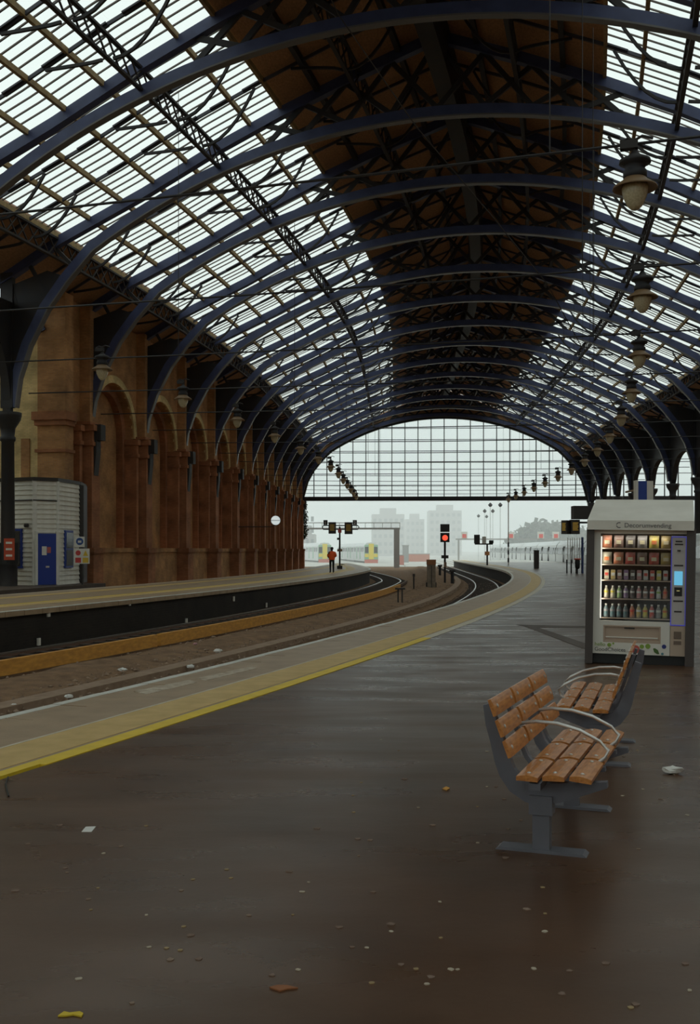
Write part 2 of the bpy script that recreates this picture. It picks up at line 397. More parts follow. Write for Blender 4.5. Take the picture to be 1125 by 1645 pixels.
# ------------------------------------------------------------------ glazed end screen
def screen(name, uc, half, topf, s, z0, dx, dz, skip=None):
    o = struct(empty(name, P(s, uc), -TH(s)))
    fr_ = MB()
    xs = [i*dx for i in range(-int(half/dx), int(half/dx)+1)]
    xe = [-half]+xs+[half]
    fr_ = MB(); fr_.bx(-half-1.2, half+1.2, -.25, .25, z0-.55, z0); fr_.build('sill_beam', M['iron'], o)
    for x in xs:
        t = topf(abs(x))
        if t > z0+.3: MB().bx(x-.055, x+.055, -.1, .1, z0, t).build('mullion', M['iron'], o)
    zz = [z0+dz*i for i in range(0, 12)]
    for z in zz[1:]:
        xm = max([x for x in [half*i/60 for i in range(61)] if topf(x) > z] or [0])
        if xm > .5: MB().bx(-xm, xm, -.05, .05, z-.04, z+.04).build('transom', M['iron'], o)
    for x0, x1 in zip(xe, xe[1:]):
        if x1-x0 < .05: continue
        for z in zz:
            ta, tb = topf(abs(x0)), topf(abs(x1))
            if max(ta, tb) <= z+.05: continue
            a, b = min(z+dz, max(ta, z)), min(z+dz, max(tb, z))
            MB().quad((x0,.02,z),(x1,.02,z),(x1,.02,b),(x0,.02,a)).build('pane', M['glass2'], o)
    return o
SC_TOP = lambda v: so(v)-.05
scr = screen('window_1', UC, 18.8, SC_TOP, S_END+.3, 8.6, 1.72, 1.5)
mb = MB(); mb.sweep([(v, 0, so(v)-.15) for v in [18.8*i/24 for i in range(-24, 25)]], .5, -.1, .75)
mb.build('arch_fascia', M['iron'], scr)
# gable boarding above the arch of the end screen
mb = MB()
vv = [19.2*i/24 for i in range(-24, 25)]
for a, b in zip(vv, vv[1:]):
    mb.hexa([(a,-.1,so(a)+.5),(b,-.1,so(b)+.5),(b,.1,so(b)+.5),(a,.1,so(a)+.5),(a,-.1,sk(a)+.1),(b,-.1,sk(b)+.1),(b,.1,sk(b)+.1),(a,.1,sk(a)+.1)])
mb.build('gable_boarding', M['board'], scr)

# neighbouring span beyond the arcade: plain roof, its own end screen
UC2 = 35.2
SC2 = screen('window_2', UC2, 17.6, lambda v: so(v)-.05, S_END+.3, 8.6, 1.76, 1.5)
c2 = struct(empty('ceiling_2'))
for (a, b, m, nm) in ((-18.3,-16.0,'board','eaves_boarding'),(-16.0,-7,'glass','glazing'),(-7,7,'board','ridge_boarding'),(7,16,'glass','glazing'),(16,19,'board','eaves_boarding')):
    MB().along([(UC2+a, sk(a)), (UC2+b, sk(b)), (UC2+b, sk(b)+.08), (UC2+a, sk(a)+.08)] if m == 'board' and a*b > 0 else ([(UC2+a, sk(a)), (UC2, 22.6), (UC2+b, sk(b)), (UC2, 22.7)] if m == 'board' else [(UC2+a, sk(a)), (UC2+b, sk(b)), (UC2+b, sk(b)+.02), (UC2+a, sk(a)+.02)]), SB, S_END, 4).build(nm, M[m], c2)
ww = MB(); ww.along([(53.6,-1.1),(54.2,-1.1),(54.2,14),(53.6,14)], SB, S_END, 4); struct(ww.build('wall_right', M['brick']))
# wall across the head of the station, behind the viewer
bw = MB(); bw.hexa([P(SB-1,-30,-1.1),P(SB-1,54,-1.1),P(SB,54,-1.1),P(SB,-30,-1.1),P(SB-1,-30,5),P(SB-1,54,5),P(SB,54,5),P(SB,-30,5)]); struct(bw.build('wall_back', M['brick']))
screen('window_3', UC, 18.8, SC_TOP, SB-.5, 5.6, 3.76, 4.5)
mb = MB(); mb.hexa([P(SB-.7,-30,5),P(SB-.7,UC-18.8,5),P(SB-.3,UC-18.8,5),P(SB-.3,-30,5),P(SB-.7,-30,14),P(SB-.7,UC-18.8,14),P(SB-.3,UC-18.8,14),P(SB-.3,-30,14)]); mb.hexa([P(SB-.7,UC+18.8,5),P(SB-.7,54,5),P(SB-.3,54,5),P(SB-.3,UC+18.8,5),P(SB-.7,UC+18.8,14),P(SB-.7,54,14),P(SB-.3,54,14),P(SB-.3,UC+18.8,14)]); mb.build('gable_brickwork', M['brick'], bpy.data.objects['wall_back'])

# ------------------------------------------------------------------ arcade columns (beyond track four, and on the near side of the brick wall)
def column(mb, z1=7.3):
    mb.lathe([(.55,-1.05),(.55,-.5),(.42,-.35),(.42,.9),(.48,1.0),(.34,1.15),(.31,1.6),(.28,z1-.9),(.34,z1-.85),(.34,z1-.7),(.29,z1-.65),(.33,z1-.3),(.55,z1+.05),(.6,z1+.25),(.6,z1+.4)], 16)
ME_COL = (lambda m: (column(m), m.mesh('shaft', M['iron'], True))[1])(MB())
def spandrel_mesh():
    mb = MB(); n = 16; half = .5; r = .5-.055
    prev = None
    for i in range(n+1):
        x = i/n; d = abs(x-.5)
        z = 7.55+2.75*math.sqrt(max(0, 1-(d/r)**2)) if d < r else 7.55
        if prev: mb.hexa([(prev[0],-.22,prev[1]),(x,-.22,z),(x,.22,z),(prev[0],.22,prev[1]),(prev[0],-.22,14.1),(x,-.22,14.1),(x,.22,14.1),(prev[0],.22,14.1)])
        prev = (x, z)
    return mb.mesh('arched_spandrel', M['iron'])
ME_SP = spandrel_mesh()
k = 0
for s in RIBS:
    if s < 5: continue
    c = empty('iron_column', P(s, UC+19.25), -TH(s))
    if s > 70: tag(c, '%s iron column of the arcade beyond the white train, with arched spandrel' % ORD[k], 'column', 'arcade columns'); k += 1
    else: tag(c, 'iron arcade column hidden behind the vending machine side', 'column', 'hidden arcade columns')
    put('shaft', ME_COL, c)
    if s < S_END-1:
        d = Vector(P(s+B, UC+19.25))-Vector(P(s, UC+19.25))
        o = put('arched_spandrel', ME_SP, c, (0,0,0), math.atan2(d.y, d.x)+TH(s)); o.scale = (d.length, 1, 1)
S_WALL = RIBS[RIBS.index(S_RIB)+1]+4.6          # brick wall begins here
for s in RIBS:
    if s < 5 or s > S_WALL: continue
    c = empty('iron_column', P(s, UC-19.25), -TH(s))
    tag(c, 'thick dark iron column standing before the white weatherboarded hut' if s > 35 else 'dark iron column near the brick wall, out of view', 'column')
    put('shaft', ME_COL, c)
    d = Vector(P(s+B, UC-19.25))-Vector(P(s, UC-19.25))
    if s < 30: o = put('arched_spandrel', ME_SP, c, (0,0,0), math.atan2(d.y, d.x)+TH(s)); o.scale = (d.length, 1, 1)
    for sg in (-1, 1):
        cv = [(1.9*(i/8)**2.2, 7.7+4.3*i/8) for i in range(9)]
        mb = MB(); mb.prism([(0,7.7)]+[(sg*(a+.1), z) for a, z in cv]+[(sg*2.0,12.6),(0,12.6)], lambda y, z: (-.2,y,z), lambda y, z: (.2,y,z)); mb.build('column_bracket', M['iron'], c)
    mb = MB(); mb.lathe([(.5,1.0),(.5,1.9)], 16); mb.build('notice_band', M['black'], c)
    if s > 35:
        a = MB().box((.35,-.47,1.62), (.5,.05,.95)).build('notice', mat('red_notice', (.5,.07,.025), .5), c)
        for zz in (1.9, 1.62, 1.34): MB().box((.35,-.5,zz), (.3,.01,.09)).build('notice_print', M['white'], a)
# ------------------------------------------------------------------ brick wall with blind arches
wl = MB(); wl.along([(-23.2,-1.05),(-22.35,-1.05),(-22.35,14.1),(-23.2,14.1)], S_WALL, S_END+1, 3)
wl = struct(wl.build('wall_left', M['brick']))
def bay_meshes(L):
    # local x along the wall, y towards the wall (positive = into it), z up; face of the wall at y = 0
    out = {}
    half = L/2-.95; spr = 8.0
    def order(y0, y1, r, m, nm, top):
        mb = MB(); c = L/2
        x0, x1 = .5, L-.5
        mb.bx(x0, c-r, y0, y1, 1.7, spr); mb.bx(c+r, x1, y0, y1, 1.7, spr)
        n = 14
        for i in range(n):
            a, b = math.pi*i/n, math.pi*(i+1)/n
            pa, pb = (c+r*math.cos(a), spr+r*math.sin(a)), (c+r*math.cos(b), spr+r*math.sin(b))
            mb.hexa([(pb[0],y0,pb[1]),(pa[0],y0,pa[1]),(pa[0],y1,pa[1]),(pb[0],y1,pb[1]),(pb[0],y0,top),(pa[0],y0,top),(pa[0],y1,top),(pb[0],y1,top)])
        if x0 < c-r-.01: mb.bx(x0, c-r, y0, y1, spr, top); mb.bx(c+r, x1, y0, y1, spr, top)
        out[nm] = mb.mesh(nm, m)
    order(.0, .45, 2.75, M['brick'], 'arch_wall', 14.1)
    order(.45, .85, 2.3, M['brick_red'], 'inner_arch_order', 12.4)
    # raised archivolt
    mb = MB(); c = L/2
    mb.sweep([(c+2.95*math.cos(a), 0, spr+2.95*math.sin(a)) for a in [math.pi*i/18 for i in range(19)]], .18, -.2, .2)
    out['archivolt'] = mb.mesh('archivolt', M['brick_pale'])
    mb = MB(); mb.bx(.5, L-.5, -.02, .9, -1.05, 1.45); mb.bx(.5, L-.5, -.10, .9, 1.45, 1.7); out['plinth'] = mb.mesh('plinth', M['brick'])
    mb = MB()
    mb.bx(-.62, .62, -.75, .5, -1.05, 1.4); mb.bx(-.68, .68, -.82, .5, 1.4, 1.7); mb.bx(-.5, .5, -.6, .5, 1.7, 7.0)
    out['pilaster'] = mb.mesh('pilaster', M['brick_red'])
    mb = MB()
    mb.bx(-.6, .6, -.7, .5, 6.9, 7.1); mb.bx(-.7, .7, -.8, .5, 7.65, 7.95); mb.bx(-.54, .54, -.64, .5, 7.1, 7.65)
    mb.bx(-.85, .85, -.66, .5, 7.95, 8.1)
    out['capital'] = mb.mesh('capital', M['brick_red'])
    mb = MB(); mb.bx(-.5, .5, -.5, .5, 8.1, 14.1); out['upper_pier'] = mb.mesh('upper_pier', M['brick'])
    mb = MB(); mb.prism([(-.75, 7.4), (-.75, 6.6), (-.62, 5.4), (-.6, 7.4)], lambda y, z: (-.28, y, z), lambda y, z: (.28, y, z)); mb.bx(-.3, .3, -1.0, -.6, 7.2, 8.0)
    out['corbel'] = mb.mesh('corbel', M['iron'])
    mb = MB()
    for dx in (-1.02, 1.02): mb.bx(dx-.16, dx+.16, -.25, .5, 1.7, 7.0); mb.bx(dx-.2, dx+.2, -.32, .5, 6.9, 7.1); mb.bx(dx-.22, dx+.22, -.36, .5, 7.6, 7.9); mb.bx(dx-.16, dx+.16, -.25, .5, 7.1, 7.6)
    out['side_shaft'] = mb.mesh('side_shaft', M['brick_red'])
    return out
UW = -21.5
LW = (Vector(P(80,UW))-Vector(P(80+B,UW))).length
BAY = bay_meshes(LW)
for s in RIBS:
    if s < S_WALL: continue
    a = Vector(P(s, UW)); d = Vector(P(s+B, UW))-a; rz = math.atan2(d.y, d.x)
    for nm in ('pilaster','capital','upper_pier','corbel','side_shaft'): put(nm, BAY[nm], wl, a, rz)
    if s < S_END-1:
        for nm in ('arch_wall','inner_arch_order','archivolt','plinth'): put(nm, BAY[nm], wl, a, rz)
# end of the wall facing the viewer, lean-to daylight painted into the pale part, red trim
e0 = Vector(P(S_WALL, UW)); th = TH(S_WALL)
we = MB(); we.bx(-9, -.8, -.05, .5, -1.05, 13.2); we = struct(we.build('wall_return', M['brick_pale'], None, False, e0, -th))
MB().bx(-.8, .65, -.25, .6, -1.05, 14).build('end_pier', M['brick'], we)
mb = MB(); mb.bx(-.9, .75, -.4, .6, 7.6, 7.85); mb.bx(-1.0, .85, -.5, .6, 7.85, 8.25); mb.bx(-.9, .75, -.36, .6, 6.3, 6.45); mb.build('string_course', M['brick_red'], we)
MB().bx(-1.75, -1.3, -.12, .0, 3.2, 7.0).build('blocked_slot', M['brick'], we)
wn = MB(); wn.along([(UW-.05,-1.05),(UW-.75,-1.05),(UW-.75,14.1),(UW-.05,14.1)], S_WALL, RIBS[RIBS.index(S_RIB)+2], 2); wn.build('near_wall_length', M['brick'], wl)
# lean-to beyond the columns
wo = MB(); wo.along([(-32,-1.05),(-31.4,-1.05),(-31.4,9),(-32,9)], SB, S_WALL+1, 4); struct(wo.build('wall_outer', M['brick_pale']))
c3 = struct(empty('ceiling_3'))
MB().along([(-22,12.6),(-31.5,8.6),(-31.5,8.63),(-22,12.63)], SB, S_WALL, 4).build('glazing', M['glass'], c3)
for i in range(40):
    s = S_WALL-.2-i*.55
    mb = MB(); mb.sweep([P(s,-22,12.55), P(s,-31.5,8.55)], .06 if i % 5 else .28, -.08 if i % 5 else -.35, .0, (math.sin(TH(s)), math.cos(TH(s)), 0)); mb.build('lean_to_rafter' if i % 5 == 0 else 'glazing_bar', M['blue'] if i % 5 == 0 else M['bar'], c3)

# ------------------------------------------------------------------ platforms and trackbed
PL = 158.0
fl = MB(); fl.along([(1.78,-1.05),(12.6,-1.05),(12.6,0),(1.78,0)], -45, 132, 2); fl = struct(fl.build('floor', M['asphalt']))
def strip(name, u0, u1, s0, s1, m, parent, z1=0.0, z0=-.06):
    return MB().along([(u0,z0),(u1,z0),(u1,z1),(u0,z1)], s0, s1, 1.5).build(name, m, parent)
m_out = mat('overexposed_outdoor_floor', (.66,.63,.57), .5, noise=.6, c2=(.55,.52,.46), detail=8)  # overexposed daylight put into the pale colour of the outdoor floor
MB().along([(1.78,-1.05),(12.6,-1.05),(12.6,0),(1.78,0)], 132, PL, 2).build('outdoor_surface', m_out, fl)
strip('paving_band', .42, 1.05, -45, PL, M['paving'], fl, .002)
strip('tactile_band', 1.05, 1.57, -45, PL, M['tactile'], fl, .006)
strip('joint_line', 1.035, 1.065, 4, PL, M['line_cream'], fl, .009)
strip('joint_strip', 1.57, 1.62, -45, PL, M['paving'], fl, .003)
strip('yellow_line', 1.62, 1.785, 3.65, 15.5, M['line_yellow'], fl, .007)
strip('yellow_line', 1.62, 1.73, -20, 3.65, M['line_yellow'], fl, .007)
strip('sheen_pale_line', 1.62, 1.785, 15.5, PL, M['line_cream'], fl, .007)  # far run of the yellow line, floor sheen painted in as cream
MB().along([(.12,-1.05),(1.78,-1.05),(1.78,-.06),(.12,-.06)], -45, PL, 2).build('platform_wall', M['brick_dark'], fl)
def coping(parent, u0, u1, s0, s1, step, line, lu0, lu1):
    s = s0
    while s < s1-.01:
        mb = MB(); mb.m = 0; dz = random.uniform(-.004, .002)
        mb.along([(u0,-.14),(u1,-.14),(u1,dz),(u0,dz)], s+.008, s+step-.008, step)
        mb.m = 1; mb.along([(lu0,dz-.01),(lu1,dz-.01),(lu1,dz+.005),(lu0,dz+.005)], s+.01, s+step-.01, step)
        mb.build('coping_stone', [M['paving'], line], parent); s += step
coping(fl, -.02, .42, 0, 72, .9, M['line_white'], -.015, .10)
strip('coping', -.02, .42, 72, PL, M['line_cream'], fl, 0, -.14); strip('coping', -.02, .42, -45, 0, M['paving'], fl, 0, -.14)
# dark asphalt patches forming an arrow before the vending machine
def gpt(x, y): D = 2720/(y-883); return ((x-562.5)/1700*D, D)
def patch(name, pts, m, parent, z=.004):
    mb = MB(); mb.prism([gpt(*p) for p in pts], lambda x, y: (x, y, -.01), lambda x, y: (x, y, z)); return mb.build(name, m, parent)
patch('asphalt_patch', [(829,1003.5),(950,1006),(950,1009),(866,1008.5),(858,1009)], M['patch'], fl)
patch('asphalt_patch', [(842,1006),(866,1008.5),(950,1037),(950,1047),(900,1028)], M['patch'], fl, .005)
patch('worn_marking', [(215,1111),(305,1093),(316,1097),(235,1116)], mat('worn_marking', (.62,.54,.42), .6, noise=9, c2=(.34,.25,.17)), fl, .006)
patch('worn_marking', [(318,1090),(405,1071),(414,1074),(330,1094)], bpy.data.materials['worn_marking'], fl, .006)

# left platform island
def ul(s): return -10.42 if s < 80 else -10.42-3.6*((s-80)/42)**1.3
def ulr(s): return -16.5 if s < 80 else -16.5+.8*((s-80)/42)
f2 = MB(); f2.along([(lambda s: ulr(s)+.0,-1.05),(lambda s: ul(s)-.45,-1.05),(lambda s: ul(s)-.45,0),(lambda s: ulr(s),0)], -45, 122, 2); f2 = struct(f2.build('floor_far_platform', M['paving']))
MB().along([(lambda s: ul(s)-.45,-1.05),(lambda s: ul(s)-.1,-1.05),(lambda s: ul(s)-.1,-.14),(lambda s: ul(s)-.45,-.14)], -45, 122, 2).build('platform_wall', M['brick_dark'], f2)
s = 14.0
while s < 90:
    mb = MB(); dz = random.uniform(-.004,.003); mb.m = 0
    mb.along([(lambda q: ul(q)-.45,-.14),(lambda q: ul(q),-.14),(lambda q: ul(q),dz),(lambda q: ul(q)-.45,dz)], s+.012, s+.888, .9)
    mb.m = 1; mb.along([(lambda q: ul(q)-.16,dz-.01),(lambda q: ul(q)+.005,dz-.01),(lambda q: ul(q)+.005,dz+.005),(lambda q: ul(q)-.16,dz+.005)], s+.012, s+.888, .9)
    mb.build('coping_stone', [M['paving'], M['line_white']], f2); s += .9
MB().along([(lambda q: ul(q)-.45,-.14),(lambda q: ul(q),-.14),(lambda q: ul(q),0),(lambda q: ul(q)-.45,0)], 90, 122, 2).build('coping', M['line_cream'], f2)
MB().along([(lambda q: ul(q)-1.9,-.02),(lambda q: ul(q)-1.3,-.02),(lambda q: ul(q)-1.3,.006),(lambda q: ul(q)-1.9,.006)], -20, 118, 2).build('tactile_band', M['tactile'], f2)
MB().along([(lambda q: ul(q)-2.08,-.02),(lambda q: ul(q)-1.95,-.02),(lambda q: ul(q)-1.95,.007),(lambda q: ul(q)-2.08,.007)], -20, 118, 2).build('yellow_line', M['line_yellow'], f2)
MB().along([(lambda q: ulr(q)+1.2,-.02),(lambda q: ulr(q)+1.75,-.02),(lambda q: ulr(q)+1.75,.006),(lambda q: ulr(q)+1.2,.006)], -20, 118, 2).build('tactile_band', M['tactile'], f2)
MB().along([(lambda q: ulr(q),-.02),(lambda q: ulr(q)+.18,-.02),(lambda q: ulr(q)+.18,.007),(lambda q: ulr(q),.007)], -20, 118, 2).build('edge_line', M['line_cream'], f2)
for (x, y) in ((60,1031),(297,998),(427,972),(375,962),(205,968),(75,985)):
    th = TH(30)
    # small pale plates on the platform wall
    best = min((abs((P(q,-10.5)[0]/P(q,-10.5)[1])-(x-562.5)/1700), q) for q in [14+.25*i for i in range(240)])[1]
    p = P(best, -10.48); z = 1.6-(y-883)/1700*p[1]
    MB().box((0,0,0), (.05,.12,.2)).build('marker_plate', M['white'], f2, False, (p[0], p[1], z), -TH(best))
# ground
gm = MB(); gm.bx(-260, 320, -70, 1200, -1.35, -1.05); g = struct(gm.build('ground', M['dirt']))
side = MB(); side.along([(-22.4,-1.05),(-19.05,-1.05),(-19.05,-.02),(-22.4,-.02)], SB, S_WALL+.4, 2); side.along([(-31.5,-1.05),(-22.4,-1.05),(-22.4,-.02),(-31.5,-.02)], SB, S_WALL+.4, 3)
struct(side.build('floor_side_platform', M['patch']))
# uneven dirt between the tracks
db = MB(); n = 130; us = [-6.9,-6.3,-5.6,-4.9,-4.2,-3.6,-3.0]
for i in range(n+1):
    s = 2+i*1.1
    for j, u in enumerate(us):
        h = -1.0 if j in (0, 1, len(us)-1) else -.80+random.uniform(-.05,.05)+(.06 if j in (2,3) else 0)
        db.v.append(P(s, u+random.uniform(-.08,.08), h))
for i in range(n):
    for j in range(len(us)-1): db.face((i*7+j, i*7+j+1, (i+1)*7+j+1, (i+1)*7+j))
db.build('dirt_mound', M['dirt'], g, True)
bs = MB()
def pebble(mb, c, r):
    b = len(mb.v)
    for d in ((1,0,0),(-1,0,0),(0,1,0),(0,-1,0),(0,0,1),(0,0,-.4)):
        k = r*random.uniform(.6,1.3); mb.v.append((c[0]+d[0]*k, c[1]+d[1]*k, c[2]+d[2]*k*.8))
    for f in ((0,2,4),(2,1,4),(1,3,4),(3,0,4),(2,0,5),(1,2,5),(3,1,5),(0,3,5)): mb.face([b+i for i in f])
for i in range(9000):
    s = 5+random.random()**1.6*75; u = random.uniform(-6.9,-.4)
    p = P(s, u); z = -1.02 if (u > -3.1 or u < -6.0) else -.80
    pebble(bs, (p[0], p[1], z+random.uniform(-.02,.03)), random.uniform(.02,.055))
stuff(tag(bs.build('ballast_stones', M['stone']), 'loose brown ballast stones scattered over the trackbed dirt', 'ballast'))
stuff(bpy.data.objects['ballast_stones'])
strip('cable_trough', -3.75, -3.35, 4, 90, M['concrete'], g, -.72, -1.0)
# tracks
def track(label, uc, s0, s1, ss0, ss1, curve=None):
    t = empty('railway_track', P(s0, uc, -1.05)); tag(t, label, 'track'); L0 = Vector(t.location)
    for d in (-.75, .75):
        f = (lambda q, d=d: uc+d+(curve(q) if curve else 0))
        mb = MB(); mb.m = 0
        mb.along([(lambda q: f(q)-.035,-.93),(lambda q: f(q)+.035,-.93),(lambda q: f(q)+.035,-.885),(lambda q: f(q)-.035,-.885)], s0, s1, 1.5)
        mb.m = 1; mb.along([(lambda q: f(q)-.06,-1.0),(lambda q: f(q)+.06,-1.0),(lambda q: f(q)+.03,-.93),(lambda q: f(q)-.03,-.93)], s0, s1, 1.5)
        o = mb.build('rail', [M['rail'], M['rail_rust']], t); o.location = -L0
    me = MB().box((0,0,0), (2.5,.25,.12)).mesh('sleeper', M['sleeper'])
    s = ss0; n = 0
    while s < ss1 and n < 290:
        p = Vector(P(s, uc+(curve(s) if curve else 0), -1.04)); put('sleeper', me, t, p-L0, -TH(s)); s += .75; n += 1
    return t
track('railway track running beside the far platform wall, behind the orange guard board', -8.75, -20, 158, 12, 140, lambda q: (ul(q)+10.42)*1.15)
track('railway track hugging the edge of the near platform below the bend', -1.55, -20, 210, 30, 150)
track('sunken railway track between the far platform and the brick wall', -17.78, 0, 150, 25, 100)
track('railway track under the white train beyond the near platform', 14.2, 20, 260, 30, 60)
# conductor rail with its orange guard board beside the far track, in two lengths
for (a, b, lab) in ((8, 22.55, 'shorter nearer length of orange timber guard board beside the conductor rail'), (22.75, 66, 'long curving orange timber guard board along the conductor rail')):
    o = MB().along([(-7.32,-1.0),(-7.2,-1.0),(-7.2,-.68),(-7.32,-.68)], a, b, 1.5).build('guard_board', M['guard']); tag(o, lab, 'guard board')
tag(MB().along([(-7.62,-.98),(-7.48,-.98),(-7.48,-.82),(-7.62,-.82)], 0, 80, 1.5).build('conductor_rail', M['rail_rust']), 'dark conductor rail lying behind the orange guard board', 'rail')

# ------------------------------------------------------------------ benches
def bench_meshes():
    out = {}
    # local: x along the bench (centre 0), y towards the sitter's front, z up; post at y = 0
    L = .468; g = .047; xs = [-(L+g), 0, (L+g)]
    # a panel of the seat: slightly domed board
    def board(sx, sy, th, dome):
        mb = MB(); n = 5; pts = []
        prof = [(-sy/2, 0)]+[(-sy/2+sy*i/n, th*.62+dome*math.sin(math.pi*i/n)) for i in range(n+1)]+[(sy/2, 0)]
        mb.prism(prof, lambda y, z: (-sx/2, y, z), lambda y, z: (sx/2, y, z)); return mb.mesh('slat_panel', M['wood'])
    out['seat'] = board(L, .110, .034, .010); out['back'] = board(L, .090, .028, .006)
    mb = MB(); mb.lathe([(.011,0),(.011,.004),(.006,.007)], 8); out['bolt'] = mb.mesh('bolt', M['steel'])
    # side frame: seat arm, curved hip and back leg, as a plate of changing depth
    fl = [(.34,.395),(.24,.385),(.1,.372),(0,.365),(-.06,.37),(-.11,.39),(-.145,.43),(-.17,.49),(-.20,.58),(-.238,.68),(-.27,.775)]
    dp = [.03,.06,.10,.12,.115,.10,.09,.085,.075,.065,.045]
    def frame(wd):
        mb = MB(); b = 0; P3 = [Vector((0, y, z)) for y, z in fl]; n = len(P3)
        for i, p in enumerate(P3):
            t = (P3[min(i+1,n-1)]-P3[max(i-1,0)]).normalized(); nn = Vector((0, -t.z, t.y))   # towards the sitter
            if nn.y < 0 or nn.z < -.2: pass
            up = Vector((0, t.z, -t.y))
            for (a, d) in ((-1,0),(1,0),(1,1),(-1,1)):
                q = p-up*0+up*(-d*0)+Vector((a*wd/2,0,0)); 
                mb.v.append(tuple(q+(up*(.0) if d == 0 else (-up)*dp[i])))
        for i in range(n-1):
            for k in range(4): mb.face((4*i+k, 4*i+(k+1)%4, 4*i+4+(k+1)%4, 4*i+4+k))
        mb.face((3,2,1,0)); e = 4*(n-1); mb.face((e,e+1,e+2,e+3))
        return mb
    out['frame'] = frame(.055).mesh('side_frame', M['bench'])
    mb = MB(); mb.sweep([(0, y, z) for y, z in [(.30,.408),(.1,.392),(0,.385),(-.06,.392),(-.10,.412),(-.13,.45),(-.155,.51),(-.185,.60),(-.225,.71),(-.255,.80)]], .05, -.012, .012, (1,0,0)); out['strap'] = mb.mesh('steel_strap', M['bench'])
    mb = MB(); mb.bx(-.035,.035,-.045,.045,.0,.26); out['post'] = mb.mesh('post', M['bench'])
    mb = MB(); mb.bx(-.048,.048,-.062,.062,.2,.3); out['collar'] = mb.mesh('collar', M['bench'])
    mb = MB(); mb.prism([(-.24,0),(.24,0),(.22,.016),(-.22,.016)], lambda y, z: (-.055, y, z), lambda y, z: (.055, y, z)); out['foot'] = mb.mesh('foot', M['bench'])
    mb = MB(); mb.tube([(0,-.19,.625),(0,-.08,.645),(0,.04,.64),(0,.16,.61),(0,.27,.555),(0,.315,.51),(0,.30,.47),(0,.25,.43),(0,.22,.40)], .010, 8); out['arm'] = mb.mesh('armrest', M['steel'], True)
    mb = MB(); mb.bx(-.72,.72,-.03,.03,.365,.40); out['rail'] = mb.mesh('under_rail', M['bench'])
    return out, xs
BM, BXS = bench_meshes()
def bench(loc, rz, label):
    b = empty('platform_bench', loc, rz); tag(b, label, 'bench', 'benches on the near platform')
    for x in (-.51, .51):
        put('side_frame', BM['frame'], b, (x,0,0)); p = put('post', BM['post'], b, (x,0,0)); put('collar', BM['collar'], p); f = put('foot', BM['foot'], b, (x,0,0))
    put('under_rail', BM['rail'], b)
    for x in (-.2575, .2575): put('steel_strap', BM['strap'], b, (x,0,0)); put('armrest', BM['arm'], b, (x,0,0))
    # seat: three rows; back: three rows, leaning
    rows_ = [(-.035,.415,-.02),(.10,.425,.03),(.235,.428,-.10)]
    for (y, z, a) in rows_:
        for x in BXS:
            o = put('seat_panel', BM['seat'], b, (x,y,z)); o.rotation_euler = (a,0,0)
            for q in (-.17,.17): put('bolt', BM['bolt'], o, (q,0,.030))
    lean = math.atan2(.30, .11)   # the back's slope
    for i in range(3):
        t = (.055+i*.112)
        y, z = -.128-t*math.cos(lean), .515+t*math.sin(lean)
        for x in BXS:
            o = put('back_panel', BM['back'], b, (x,y,z)); o.rotation_euler = (-lean,0,0) 
            for q in (-.17,.17): put('bolt', BM['bolt'], o, (q,0,.0235))
    return b
TB = math.radians(20.6)
bench((1.2,6.1,0), -(math.pi/2+TB), 'nearer bench of orange wood panels on grey posts, facing away from the tracks')
bench((2.0,8.39,0), math.pi/2-math.radians(17), 'farther bench of wood panels, its grey back before the vending machine')

# ------------------------------------------------------------------ vending machine
VM = empty('vending_machine', (4.01,14.7,0)); VM.rotation_euler = (0, math.radians(.9), math.radians(-15))
tag(VM, 'tall silver snack vending machine with lit glass front and sloping white canopy', 'vending machine')
m_sil = mat('silver_panel', (.74,.71,.64), .45); m_case = mat('casing_brown', (.075,.06,.055), .5); m_tan = mat('tan_panel', (.50,.38,.29), .5)
m_int = mat('machine_interior', (.03,.02,.018), .5)
m_can = mat('canopy_white', (.84,.80,.72), .55, noise=3, c2=(.76,.72,.64))
mb = MB(); mb.bx(-.73,-.625,-.06,.9,0,1.9); mb.bx(.61,.73,-.06,.9,0,1.9); mb.bx(-.63,.62,.82,.9,.0,1.9); mb.bx(-.63,.62,.05,.9,1.84,1.9); mb.build('casing', m_case, VM)
MB().bx(-.63,.615,.06,.8,0,.14).build('plinth', M['black'], VM)
mb = MB(); mb.bx(-.625,-.54,0,.1,.14,1.88); mb.bx(-.54,.61,0,.1,1.82,1.88); mb.bx(-.54,.41,0,.1,.54,.6); mb.bx(-.54,-.485,0,.1,.14,.54); mb.bx(.29,.41,0,.1,.14,.54); mb.bx(-.485,.29,0,.1,.14,.3); mb.build('front_panel', m_sil, VM)
mb = MB(); mb.bx(-.53,.41,.1,.78,.55,.6); mb.bx(-.56,-.52,.1,.8,.55,1.84); mb.bx(.41,.44,.1,.8,.55,1.84); mb.bx(-.55,.43,.62,.66,.55,1.84); mb.bx(-.55,.43,.1,.66,1.82,1.85); mb.build('cabinet_interior', m_int, VM)
MB().bx(-.54,.41,.035,.042,.6,1.82).build('glass_front', glass_mat('vending_glass', (.9,.92,.92), 0, .06), VM)
fl_ = MB().bx(-.485,.29,.03,.08,.3,.54).build('delivery_flap', m_tan, VM)
mb = MB(); mb.bx(-.47,.275,.0,.03,.3,.325); mb.bx(-.47,.275,.0,.03,.52,.54); mb.bx(-.485,-.465,.0,.03,.3,.54); mb.bx(.27,.29,.0,.03,.3,.54); mb.build('flap_frame', m_tan, fl_)
MB().bx(-.2,-.06,.005,.03,.495,.51).build('flap_handle', M['dark'], fl_); MB().bx(-.45,.25,.012,.03,.365,.38).build('flap_ridge', m_sil, fl_)
